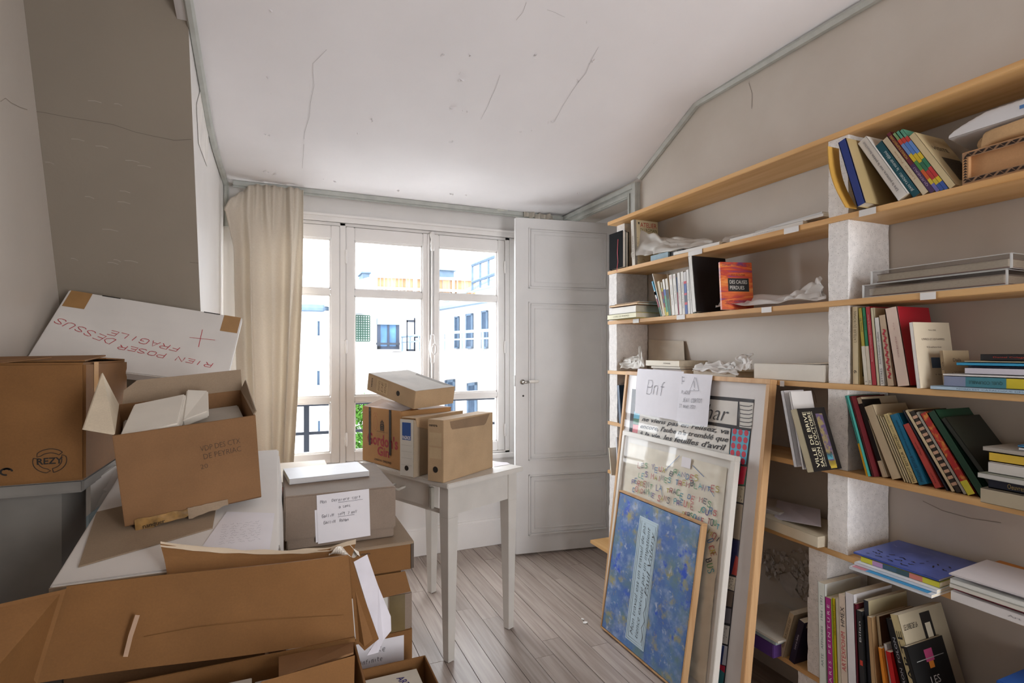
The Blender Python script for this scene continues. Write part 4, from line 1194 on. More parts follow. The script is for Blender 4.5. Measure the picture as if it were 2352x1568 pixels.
for tx, x, z, w in (('Mon  Derniere sort', 0.178, 0.828, 0.122), ('a sens', 0.19, 0.806, 0.036), ('Gallim  sept 7 nov', 0.175, 0.783, 0.105), ('Gallim  Roman', 0.165, 0.762, 0.075)):
    pen(tx, s4, (x - w / 2, 1.7755, z - w * .015), (x + w / 2, 1.7755, z + w * .015), 0.009, 0.0009, GP, -Y1)
strokes('underline', s4, (0.20, 1.775, 0.80), X1, Z1, [[(-.03, .019), (.045, .021)], [(-.03, -.026), (.02, -.024)]], 0.001, GP)
# stack neighbours: carton with red label behind
c6 = carton('cardboard_box', 'brown carton with a red printed label behind the archive box', -0.19, 0.20, 2.38, 2.78, 0, 0.752, KRAFT)
MB().box(-0.195, 0.205, 2.375, 2.785, 0.745, 0.765).build('lid', mat('#cfc3b2', 0.6), c6)
decal('red_label', c6, (0.015, 2.38, 0.70), X1, Z1, 0.10, 0.085, mat('#d6452f', 0.5), 0.001)
text('PLUS', c6, (0.03, 2.378, 0.69), X1, Z1, 0.075, 0.03, M_PAP, bold=.02)
# low tray carton in front of the stack
s5 = thing('cardboard_tray', 'open shallow brown carton on the floor pile holding a white board', 'box', (0.31, 1.39, 0.241))
tx0, tx1, ty0, ty1, tz0, tz1 = 0.205, 0.412, 1.12, 1.635, 0.241, 0.362
mb = MB().box(tx0, tx1, ty0, ty0 + .005, tz0, tz1).box(tx0, tx1, ty1 - .005, ty1, tz0, tz1).box(tx0, tx0 + .005, ty0, ty1, tz0, tz1).box(tx1 - .005, tx1, ty0, ty1, tz0, tz1).box(tx0, tx1, ty0, ty1, tz0, tz0 + .005)
mb.build('body', KRAFT3, s5, bevel=0.001)
s6 = thing('book', 'cream bound book with blue stamped letters lying in the shallow carton', 'book', (0.3, 1.4, 0.247))
MB().box(tx0 + .012, 0.375, ty0 + .02, ty1 - .03, 0.247, 0.338).build('page_block', mat('#cfc8bb', 0.7), s6)
MB().box(tx0 + .010, 0.378, ty0 + .018, ty1 - .028, 0.338, 0.343).build('cover', mat('#d8d2c4', 0.6), s6)
text('ARZRAP', s6, (0.335, 1.535, 0.3432), (0.25, -1, 0), (1, 0.25, 0), 0.10, 0.022, mat('#37307a', 0.6), bold=.01)
tag(MB().box(0.20, 0.415, 1.11, 1.64, 0, 0.24).build('cardboard_box', KRAFT2, bevel=0.004), 'closed carton on the floor under the shallow open carton', 'box')

# ------------------------------------------------------------------ things on the table
TT = TH + 0.0005
BLUEL = mat('#2f4f8c', 0.4)
gA, gB = at(921, 1081, Z=TT), at(832.6, 1056, Z=TT)
ug = (gA - gB).normalized()
GM = ortho(gB, ug, Z1); GW = (gA - gB).length; GD, GH = 0.285, 0.268
c7 = thing('cardboard_box', 'old orange brown gin carton with black straps, standing on the table', 'box', GM)
KG = cardboard('#bf9160')
GT = 0.004
MB().box(0, GW, 0, GT, 0, GH).box(0, GW, GD - GT, GD, 0, GH).box(0, GT, GT, GD - GT, 0, GH).box(GW - GT, GW, GT, GD - GT, 0, GH).box(0, GW, 0, GD, 0, GT).build('body', KG, c7, M=GM, bevel=0.0015)
MB().plate([GM @ V(p) for p in ((0.0, GT, GH), (GW, GT, GH), (GW - .01, 0.10, GH + 0.012), (0.015, 0.10, GH + 0.03))], 0.004).build('flap', KRAFT2, c7)
MB().plate([GM @ V(p) for p in ((GW, GD, GH), (0, GD, GH), (0.01, GD - 0.13, GH + .004), (GW - .01, GD - 0.13, GH - .012))], 0.004).build('flap', KRAFT2, c7)
for x in (0.075, 0.30 / 0.345 * GW * 0.86):
    decal('strap', c7, (x, 0, GH - 0.092 if x < .1 else GH - 0.105), (1, 0, 0), Z1, 0.017, 0.185 if x < .1 else 0.21, BLACK, 0.0035, M=GM)
GR = mat('#a8343c', 0.6, 0.05)
fx = GW / 0.345
text("Gordon's", c7, (0.185 * fx, -0.0002, 0.118), X1, Z1, 0.27 * fx, 0.058, GR, M=GM, bold=0.028)
text('Gin', c7, (0.195 * fx, -0.0002, 0.066), X1, Z1, 0.105 * fx, 0.044, GR, M=GM, bold=0.028)
text('LONDON · ENGLAND', c7, (0.19 * fx, -0.0002, 0.022), X1, Z1, 0.15 * fx, 0.011, BLACK, M=GM, bold=0.01)
text('GORDONS DRY GIN CO LTD', c7, (0.185 * fx, -0.0002, 0.158), X1, Z1, 0.10 * fx, 0.005, BLACK, M=GM)
cr_l = [[(-.014, -.018), (-.016, .0), (-.010, .012), (-.013, .018)], [(.014, -.018), (.016, .0), (.010, .012), (.013, .018)], [(-.009, -.014), (.009, -.014), (.009, .004), (0, .010), (-.009, .004), (-.009, -.014)],
        [(-.007, .012), (-.007, .020), (0, .016), (.007, .020), (.007, .012)], [(0, .018), (0, .027)], [(-.009, -.005), (.009, -.005)], [(0, -.014), (0, .008)], [(-.016, -.021), (.016, -.021)]]
strokes('crest', c7, (0.185 * fx, -0.0002, 0.188), X1, Z1, cr_l, 0.0045, BLACK, M=GM)
strokes('pen_doodle', c7, (0.125 * fx, -0.0002, 0.195), X1, Z1, [[(0.018 * math.cos(t * .35), 0.034 * math.sin(t * .35)) for t in range(19)], [(-.02, .038), (-.006, .05), (0, .036), (.008, .05), (.024, .040)]], 0.0012, GR, M=GM)

def magfile(lab, A_, B_, ln, h, m, flapped):
    """Cardboard magazine file: A_ = near right bottom of the spine, B_ = left bottom of the spine."""
    us = (A_ - B_).normalized(); w = (A_ - B_).length
    M_ = ortho(B_, us, Z1)
    o = thing('magazine_file', lab, 'file box', M_)
    MB().box(0, w, 0, ln, 0, h).build('body', m, o, bevel=0.0015, M=M_)
    return o, M_, w
fA, fB = at(1018.5, 1109, Z=TT), at(982.4, 1103, Z=TT)
# side runs from fA to the far right corner
fC = at(1132, 1073, Z=TT)
KF = cardboard('#b59a79')
def filebox(lab, A_, B_, C_, h, m):
    side = (C_ - A_); ln = side.length; side.normalize()
    M_ = frame(B_, (A_ - B_).normalized(), Z1.cross((A_ - B_).normalized()), Z1)
    o = thing('magazine_file', lab, 'file box', Matrix.Translation((A_ + B_) / 2))
    w = V((B_.x - A_.x, B_.y - A_.y, 0))
    a, b, c, d = A_, C_, C_ + w, B_
    up = V((0, 0, h))
    return o, a, b, c, d, up, side, ln, w.normalized(), w.length
o, a, b, c, d, up, side, ln, wv, wl_ = filebox('brown cardboard file box with a slot handle at the table corner', fA, fB, fC, 0.256, KF)
MB().hexa([a, b, c, d], [p + up for p in (a, b, c, d)]).build('body', KF, o, bevel=0.0015)
nS = side.cross(Z1)            # out of the long face towards the room
if nS.dot(V((0, 0, 0)) - a) < 0: nS = -nS
sl_ = [a + side * (ln * x) + V((0, 0, z)) + nS * 0.0008 for x, z in ((0.115, 0.247), (0.135, 0.222), (0.16, 0.212), (0.80, 0.205), (0.84, 0.212), (0.925, 0.252))]
MB().add(sl_, [tuple(range(6))]).build('slot', cardboard('#8a725a'), o)
nF = -side
mid = (a + d) / 2
xs_ = (a - d).normalized()
text('centra', o, mid + V((0, 0, 0.232)) - xs_ * 0.012, xs_, Z1, 0.045, 0.010, BLACK, bold=.02)
MB().tube([mid + V((0, 0, 0.05)) - side * 0.0002, mid + V((0, 0, 0.05)) - side * 0.0012], 0.013, 20).build('finger_hole', BLACK, o)
decal('label_area', o, mid + V((0, 0, 0.175)), xs_, Z1, 0.065, 0.055, cardboard('#bda583'), 0.0006)
decal('label_area', o, mid + V((0, 0, 0.118)), xs_, Z1, 0.065, 0.045, cardboard('#bda583'), 0.0006)
fA2, fB2 = at(950, 1097, Z=TT), at(926, 1090, Z=TT)
fC2 = fA2 + (fC - fA).normalized() * 0.285
fB2 = fA2 + (fB - fA).normalized() * 0.078
o, a, b, c, d, up, side, ln, wv, wl_ = filebox('cardboard file box with a blue label on its grey spine, beside the gin carton', fA2, fB2, fC2, 0.253, KF)
KF2 = cardboard('#a1907a'); MSP = mat('#c9c3b8', 0.6, 0.04)
MB().hexa([a, b, c, d], [a + up * .98, b + up * .6, c + up * .6, d + up * .98]).build('body', KF2, o, bevel=0.0015)
MB().plate([a + up * 1.0 + side * .01, b + up * 1.01 + side * 0.06, b + up * .98 + side * .055 + wv * .078, d + up * 1.0 + side * .01], 0.003).build('lid', KF, o)
MB().plate([a + up * 1.0 + side * .012 - wv * .002, a + up * 0.85 + side * .02 - wv * .002, a + up * 0.58 + side * ln * 0.95 - wv * .002, b + up * .6 + side * .05 - wv * .002, b + up * 1.0 + side * .055 - wv * .002], 0.003).build('side_flap', KF, o)
mid = (a + d) / 2; xs_ = (a - d).normalized()
decal('spine', o, mid + up * 0.49, xs_, Z1, wl_ * 0.98, 0.243, MSP, 0.001)
decal('blue_label', o, mid + V((0, 0, 0.195)), xs_, Z1, 0.05, 0.075, BLUEL, 0.002)
text('PAGNOS', o, mid + V((0, 0, 0.168)) - side * .0022, xs_, Z1, 0.046, 0.016, M_PAP, bold=.02)
for z in (0.135, 0.108, 0.08, 0.05):
    strokes('rule', o, mid + V((0, 0, z)) - side * .0012, xs_, Z1, [[(-.03, 0), (.03, 0)]], 0.0012, mat('#a8a196', 0.7))
MB().tube([mid + V((0, 0, 0.037)) - side * 0.001, mid + V((0, 0, 0.037)) - side * 0.0022], 0.011, 20).build('finger_hole', BLACK, o)
# file box lying tilted on the gin carton
n0 = at(950, 946, Y=2.405); n1 = at(841, 899.5, Y=2.715); n2 = at(1041, 934, Y=2.50)
n0.z += 0.012; n1.z += 0.012; n2.z += 0.012
ua = (n0 - n1); LA = 0.352; ua.normalize()
wb = (n2 - n0); wb = wb - ua * wb.dot(ua); LB = 0.245; wb.normalize()
UM = frame(n0 - ua * LA, ua, wb, ua.cross(wb))
c8 = thing('magazine_file', 'cardboard file box lying tilted on top of the gin carton', 'file box', UM)
MB().box(0, LA, 0, LB, 0, 0.083).build('body', KF, c8, bevel=0.0015, M=UM)
decal('top_panel', c8, (LA / 2, LB / 2, 0.083), X1, Y1, LA - .004, LB - .004, cardboard('#aca59c'), 0.0006, M=UM)
MB().add([UM @ V(p) for p in ((0.075, LB - .006, 0.0838), (0.33, LB - .006, 0.0838), (0.31, LB - .035, 0.0838), (0.10, LB - .035, 0.0838))], [(0, 1, 2, 3)]).build('slot', cardboard('#7d756c'), c8)
text('centra', c8, (0.035, 0, 0.045), Z1, -X1, 0.045, 0.010, BLACK, M=UM, bold=.02)
decal('label_area', c8, (0.115, 0, 0.043), X1, Z1, 0.085, 0.062, cardboard('#c2a782'), 0.0006, M=UM)
for i, s in enumerate(('BREVES', 'DE', 'SENS')):
    text(s, c8, (0.093 + i * 0.024, -0.0007, 0.043), Z1, -X1, 0.05, 0.014, mat('#6a5337', 0.7), 'handwriting', M=UM, shear=.2, bold=-.01)
MB().tube([UM @ V((0.235, -0.0004, 0.043)), UM @ V((0.235, -0.0012, 0.043))], 0.012, 20).build('finger_hole', BLACK, c8)
# white sheet on the table corner
P = [at(1135, 1072, Z=TT), at(1172, 1066, Z=TT), at(1165, 1062, Z=TT), at(1133, 1060, Z=TT)]
tag(MB().plate([p + V((0, 0, .001)) for p in P], 0.0008).build('paper_sheet', M_PAP), 'small white sheet lying on the table behind the file box', 'paper')

# ------------------------------------------------------------------ framed pictures leaning on the bookcase
M_OAK = wood('#cba57a', '#b98f63', 'Z', 0.5, 0.5)
M_FRW = mat('#d8d4cc', 0.4, 0.02)
class Panel:
    """A framed picture leaning back: front face through the top edge (px corners, X) down to bottom X."""
    def __init__(s, tl, tr, xt, xb, name, lab, fw, fd, fm, cat='picture'):
        a, b = at(tl[0], tl[1], X=xt), at(tr[0], tr[1], X=xt)
        z = (a.z + b.z) / 2
        s.u = V((0, -1, 0)); s.v = V((xt - xb, 0, z)).normalized(); s.n = s.u.cross(s.v)
        s.o = V((xb, a.y, 0.002)); s.W = a.y - b.y; s.H = V((xt - xb, 0, z)).length
        s.M = frame(s.o, s.u, s.v, s.n)
        off = fd * s.v.x + 0.001           # the back lower edge touches the floor
        s.M = Matrix.Translation((0, 0, off)) @ s.M
        s.o = s.M.translation.copy()
        s.root = thing(name, lab, cat, s.M)
        mb = MB()
        for (x0, x1, y0, y1) in ((0, s.W, 0, fw), (0, s.W, s.H - fw, s.H), (0, fw, fw, s.H - fw), (s.W - fw, s.W, fw, s.H - fw)):
            mb.box(x0, x1, y0, y1, -fd, 0)
        mb.build('frame', fm, s.root, M=s.M, bevel=0.0015)
        s.fw = fw
    def back(s, m, depth, name):
        return MB().box(s.fw, s.W - s.fw, s.fw, s.H - s.fw, -depth - 0.004, -depth).build(name, m, s.root, M=s.M)
    def pt(s, px, py, off=0.0):
        p0 = s.o + s.n * off
        d = ray(px, py); t = s.n.dot(p0 - V((0, 0, EYE))) / s.n.dot(d)
        return d * t + V((0, 0, EYE))
    def poly(s, name, pts, m, off, parent=None):
        P = [s.pt(x, y, off) for x, y in pts]
        return MB().add(P, [tuple(range(len(P)))]).build(name, m, parent or s.root)

big = Panel((1437, 858), (1770, 871), 1.612, 1.470, 'framed_artwork', 'large oak framed collage of lettering and colour cells, two notes at its top', 0.018, 0.034, M_OAK)
mt_ = big.back(mat('#d9d5d3', 0.7, 0.02), 0.012, 'mount')
O1, O2, O3 = -0.0112, -0.0105, -0.0098
DK = mat('#2c2b30', 0.7); CRM = mat('#d6d2cb', 0.8); CY = mat('#56a9c4', 0.6); RD = mat('#c02742', 0.6); GRN = mat('#2e6b50', 0.6); PNK = mat('#d07a80', 0.6); NVY = mat('#2a2c55', 0.6); TAN = mat('#a2937f', 0.7)
base = big.poly('artwork', [(1452, 893), (1733, 917), (1700, 1240), (1661, 1600), (1400, 1600)], DK, O1)
cells = [([(1500, 905), (1695, 922), (1692, 977), (1490, 948)], CRM), ([(1698, 922), (1731, 925), (1726, 984), (1697, 980)], CRM), ([(1470, 948), (1678, 984), (1672, 1075), (1462, 1010)], CRM),
         ([(1682, 984), (1723, 990), (1713, 1066), (1674, 1060)], CY), ([(1457, 944), (1470, 946), (1468, 962), (1455, 960)], CY), ([(1455, 960), (1468, 962), (1467, 975), (1454, 973)], GRN), ([(1454, 974), (1467, 976), (1464, 998), (1452, 995)], PNK),
         ([(1692, 1068), (1716, 1071), (1711, 1115), (1690, 1112)], GRN), ([(1702, 1070), (1716, 1072), (1708, 1112), (1694, 1112)], RD), ([(1688, 1114), (1711, 1117), (1707, 1155), (1685, 1150)], mat('#b3a78f', 0.8)),
         ([(1685, 1154), (1707, 1159), (1699, 1240), (1679, 1234)], TAN), ([(1679, 1238), (1699, 1242), (1692, 1322), (1672, 1316)], NVY), ([(1690, 1275), (1696, 1280), (1692, 1322), (1680, 1318)], mat('#b5463f', 0.6)),
         ([(1668, 1320), (1690, 1326), (1686, 1357), (1666, 1350)], mat('#cfc6b4', 0.8)), ([(1666, 1353), (1686, 1359), (1680, 1394), (1664, 1390)], mat('#7d6c5f', 0.7)), ([(1664, 1353), (1676, 1357), (1672, 1392), (1664, 1390)], RD),
         ([(1660, 1394), (1680, 1398), (1677, 1432), (1657, 1428)], mat('#77737a', 0.7)), ([(1656, 1432), (1676, 1438), (1671, 1480), (1652, 1474)], CRM), ([(1651, 1478), (1671, 1484), (1667, 1528), (1647, 1522)], mat('#c7c9d2', 0.7)), ([(1655, 1480), (1664, 1483), (1658, 1526), (1650, 1523)], mat('#31447f', 0.6)),
         ([(1645, 1526), (1666, 1532), (1660, 1575), (1642, 1570)], mat('#3b7f86', 0.6)), ([(1650, 1524), (1666, 1530), (1664, 1545), (1652, 1535)], RD)]
for k, (pts, m) in enumerate(cells):
    big.poly('colour_cell', pts, m, O2 + 0.00012 * (k % 5), base)
mb = MB()
for r in range(5):
    for c in range(3):
        u0, v0 = (c + 0.45) / 3.05, (r + 0.35) / 4.7
        if v0 > 1: continue
        L0 = (1682 + (1674 - 1682) * v0, 984 + (1060 - 984) * v0); L1 = (1723 + (1713 - 1723) * v0, 990 + (1066 - 990) * v0)
        p = big.pt(L0[0] + (L1[0] - L0[0]) * u0, L0[1] + (L1[1] - L0[1]) * u0, O3)
        mb.add([p + (big.u * math.cos(t * .524) * 0.0105 + big.v * math.sin(t * .524) * 0.0115) for t in range(12)], [tuple(range(12))])
mb.build('red_dots', RD, base)
GI = mat('#3a3a3e', 0.7)
def hand_px(pan, s, parent, p0, p1, hgt, m, off, shear=0.2, bold=0.0, name='lettering'):
    a, b = pan.pt(p0[0], p0[1], off), pan.pt(p1[0], p1[1], off)
    xa = (b - a); w = xa.length; xa.normalize()
    text(s, parent, (a + b) / 2, xa, pan.n.cross(xa), w, hgt, m, name, shear=shear, bold=bold)
hand_px(big, 'Char', base, (1598, 940), (1674, 951), 0.060, GI, O3, 0.35, -0.01)
hand_px(big, 'ne viens pas en relisez, va', base, (1474, 963), (1674, 993), 0.026, GI, O3, 0.35, 0.02)
hand_px(big, "encore, l'aube n'a tremblé que", base, (1471, 979), (1673, 1011), 0.028, GI, O3, 0.35, 0.02)
hand_px(big, "à la vie, les feuilles d'avril", base, (1469, 995), (1668, 1029), 0.028, GI, O3, 0.35, 0.02)
hand_px(big, 'comme un navire encore en', base, (1468, 1010), (1650, 1044), 0.024, GI, O3, 0.35, 0.02)
mb = MB()
for k in range(6):
    y = 934 + k * 9.3
    mb.ribbon([big.pt(1699 + 0 * k, y - 4, O3), big.pt(1708, y - 2, O3), big.pt(1720, y - 1, O3), big.pt(1728, y - 3, O3)], 0.003, big.n)
mb.ribbon([big.pt(1697, 922, O3), big.pt(1699, 950, O3), big.pt(1697, 980, O3)], 0.003, big.n)
for (cx_, cy_, w, h) in ((1699, 1135, .03, .05), (1692, 1180, .02, .05), (1678, 1338, .03, .04), (1664, 1455, .03, .05)):
    c0 = big.pt(cx_, cy_, O3)
    for l in scribble(w, h, 4, R): mb.ribbon([c0 + big.u * p[0] + big.v * p[1] for p in l], 0.0022, big.n)
mb.build('brush_lines', GI, base)
MB().box(big.fw, big.W - big.fw, big.fw, big.H - big.fw, -0.0065, -0.005).build('glass', glass_mat('picture_glass', (1, 1, 1), 0.018), big.root, M=big.M)
# the two notes hung over its top edge
def note(pts, lab):
    o = thing('paper_note', lab, 'paper', big.pt(*pts[3]))
    P = [big.pt(x, y, 0.004 + 0.004 * (i >= 2)) for i, (x, y) in enumerate(pts)]
    def f(u, v):
        p = (P[0] * (1 - u) + P[1] * u) * (1 - v) + (P[3] * (1 - u) + P[2] * u) * v
        return p + big.n * (0.003 * abs(math.sin(u * 3.14)) + 0.002 * math.sin(v * 5))
    MB().grid(f, 10, 12).build('sheet', mat('#dcdae0', 0.7, 0.02), o, solid=0.0005)
    return o
n2_ = note([(1564, 857), (1637, 861), (1624, 980), (1550, 966)], 'white note with a hand drawn warning triangle on the oak frame')
n1_ = note([(1465, 846), (1571, 853), (1556, 966), (1457, 948)], 'white sheet with large pen initials taped to the oak frame')
PEN = mat('#4d4b55', 0.7)
pen('Bnf', n1_, big.pt(1486, 889, .009), big.pt(1530, 894, .009), 0.07, 0.0022, PEN, big.n, 0.003)
mb = MB()
for l in ([(1596, 866), (1584, 897), (1605, 897), (1598, 867)], [(1594, 875), (1595, 890)], [(1593, 894), (1595, 895)], [(1567, 866), (1572, 866)], [(1567, 875), (1572, 875)], [(1567, 864), (1566, 882)]):
    mb.ribbon([big.pt(x, y, 0.0115) for x, y in l], 0.002, big.n)
mb.build('pen_drawing', PEN, n2_)
pen('PLACER', n2_, big.pt(1566, 900, .009), big.pt(1586, 902, .009), 0.014, 0.0014, PEN, big.n, 0.003)
pen('JEAN CORTOT', n2_, big.pt(1568, 918, .009), big.pt(1614, 921, .009), 0.016, 0.0014, PEN, big.n, 0.003)
pen('22 aout 2021', n2_, big.pt(1561, 931, .009), big.pt(1599, 935, .009), 0.014, 0.0014, PEN, big.n, 0.003)

midp = Panel((1430, 993), (1689, 1050), 1.545, 1.425, 'framed_artwork', 'white framed sheet of crinkled paper covered in many coloured letters', 0.020, 0.028, M_FRW)
midp.back(mat('#d5d1c9', 0.7, 0.02), 0.014, 'mount')
x0, x1, y0, y1 = 0.045, midp.W - 0.045, 0.05, midp.H - 0.05
def wr_(u, v):
    px_, py_ = x0 + (x1 - x0) * u, y0 + (y1 - y0) * v
    h = 0.0022 * noise.noise(V((px_ * 9, py_ * 40, 1))) + 0.0025 * noise.noise(V((px_ * 26, py_ * 12, 5)))
    return midp.M @ V((px_, py_, -0.0105 + h))
art = MB().grid(wr_, 70, 80).build('crinkled_sheet', mat('#d6cfbe', 0.6, 0.04), midp.root, smooth=True)
LC = [mat(h, 0.6) for h in ('#9a4a4a', '#3f6b9a', '#4d8a5c', '#a89a3c', '#5a4a8a', '#333a4a', '#b0484e', '#2f8a96')]
def letters(line, p0, p1, hgt, k0):
    n = len(line); W0 = midp.pt(p0[0], p0[1], -0.0072); W1 = midp.pt(p1[0], p1[1], -0.0072)
    st = (W1 - W0) / n
    for i, ch_ in enumerate(line):
        if ch_ == ' ': continue
        a_ = W0 + st * i + midp.v * R.uniform(-.006, .006); t_ = R.uniform(-.25, .25) * st.length
        pen(ch_, art, a_, a_ + st + midp.v * t_, hgt * R.uniform(.85, 1.15), 0.0034, LC[(i * 5 + k0) % len(LC)], midp.n, 0.0, 'letter')
letters('LES YEUX BRANDES', (1464, 1068), (1604, 1096), 0.021, 0)
letters('LES MAINES TREMBLANTES', (1466, 1088), (1652, 1126), 0.021, 2)
letters('PERDENT LA TRACE DE MES', (1450, 1104), (1634, 1154), 0.022, 4)
letters('CONDAMNE SANS PREUVE JOURS', (1452, 1122), (1646, 1180), 0.021, 1)
letters('PERSONNE TOUT', (1566, 1180), (1652, 1206), 0.02, 3)
letters('MOI', (1627, 1216), (1652, 1244), 0.02, 3)
letters('OCRE', (1630, 1240), (1640, 1280), 0.03, 1); letters('BUS', (1626, 1285), (1634, 1320), 0.03, 5)
mb = MB()
for l in ([(1561, 1046), (1527, 1080)], [(1590, 1068), (1617, 1095)], [(1516, 1112), (1522, 1140)], [(1629, 1122), (1640, 1140)]):
    mb.ribbon([midp.pt(x, y, -0.0072) for x, y in l], 0.0025, midp.n)
mb.build('pen_lines', LC[1], art)
c = midp.pt(1576, 1062, -0.0068)
decal('white_tag', midp.root, c, midp.u, midp.v, 0.055, 0.042, M_PAP, 0.0004)
MB().box(midp.fw, midp.W - midp.fw, midp.fw, midp.H - midp.fw, -0.0055, -0.004).build('glass', glass_mat('picture_glass', (1, 1, 1), 0.018), midp.root, M=midp.M)

blu = Panel((1421, 1129), (1612, 1206), 1.478, 1.375, 'painting', 'blue and ochre painted canvas with a pale upright inscription, in a thin wood frame', 0.007, 0.030, M_OAK)
def paint_mat():
    m, nt, b = new_mat('blue_paint')
    b.inputs['Roughness'].default_value = 0.55
    tc = nt.nodes.new('ShaderNodeTexCoord')
    cols = [(('#4a6cae', '#5b82b2'), 7.0, (0.4, 0.6)), (('#8a9fc4', None), 11.0, (0.48, 0.64)), (('#64828a', None), 8.0, (0.48, 0.64)), (('#a19a63', None), 13.0, (0.54, 0.68)), (('#3358c4', None), 12.0, (0.58, 0.66)), (('#aab6cc', None), 26.0, (0.58, 0.68))]
    prev = None
    for k, ((c1_, c2_), sc, th) in enumerate(cols):
        mp = nt.nodes.new('ShaderNodeMapping'); mp.inputs['Location'].default_value = (k * 3.1, k * 1.7, k)
        nt.links.new(tc.outputs['Object'], mp.inputs[0])
        n = node(nt, 'ShaderNodeTexNoise', Scale=sc, Detail=7.0, Roughness=0.65)
        nt.links.new(mp.outputs[0], n.inputs['Vector'])
        cr = nt.nodes.new('ShaderNodeValToRGB')
        cr.color_ramp.elements[0].position = th[0]; cr.color_ramp.elements[1].position = th[1]
        if prev is None:
            cr.color_ramp.elements[0].color = lin(c1_); cr.color_ramp.elements[1].color = lin(c2_)
            nt.links.new(n.outputs['Fac'], cr.inputs['Fac']); prev = cr.outputs[0]
        else:
            nt.links.new(n.outputs['Fac'], cr.inputs['Fac'])
            mx = nt.nodes.new('ShaderNodeMixRGB'); mx.inputs[2].default_value = lin(c1_)
            nt.links.new(cr.outputs[0], mx.inputs[0]); nt.links.new(prev, mx.inputs[1]); prev = mx.outputs[0]
    nt.links.new(prev, b.inputs['Base Color'])
    return m
cv = MB().box(0.010, blu.W - 0.010, 0.010, blu.H - 0.010, -0.02, -0.003).build('canvas', paint_mat(), blu.root, M=blu.M)
MB().box(0.007, blu.W - 0.007, 0.007, blu.H - 0.007, -0.028, -0.022).build('backing', DK, blu.root, M=blu.M)
PB = mat('#bdd3df', 0.6, 0.03)
q_ = [(1470, 1183), (1513, 1204), (1478, 1497), (1436, 1463)]
ins = blu.poly('inscription_panel', q_, PB, -0.0022, cv)
def bil(u, v):
    x = (q_[3][0] * (1 - u) + q_[2][0] * u) * (1 - v) + (q_[0][0] * (1 - u) + q_[1][0] * u) * v
    y = (q_[3][1] * (1 - u) + q_[2][1] * u) * (1 - v) + (q_[0][1] * (1 - u) + q_[1][1] * u) * v
    return x, y
mb = MB()
for ins_ in (0.05, 0.13):
    pts = [bil(ins_, ins_ * .25), bil(1 - ins_, ins_ * .25), bil(1 - ins_, 1 - ins_ * .25), bil(ins_, 1 - ins_ * .25), bil(ins_, ins_ * .25)]
    mb.ribbon([blu.pt(x, y, -0.0016) for x, y in pts], 0.0014, blu.n)
mb.build('border_lines', GI, ins)
for s, u, v0, v1 in (('Mon travail est un travail de pa-', 0.30, 0.06, 0.96), ('tience exécuté par un impatient', 0.56, 0.06, 0.94), ('Paul Valéry', 0.79, 0.42, 0.92)):
    hand_px(blu, s, ins, bil(u, v0), bil(u, v1), 0.027, GI, -0.0016, 0.3, -0.012, 'handwriting')
mb = MB()
for l in ([(0.80, .05), (.86, .1), (.74, .16), (.86, .22), (.76, .28), (.84, .34), (.78, .40)],):
    mb.ribbon([blu.pt(*bil(u, v), -0.0016) for u, v in l], 0.002, blu.n)
mb.build('flourish', GI, ins)
hand_px(blu, 'Jean Cortot', cv, (1598, 1272), (1605, 1232), 0.012, GI, -0.0022, 0.2, -0.01, 'signature')

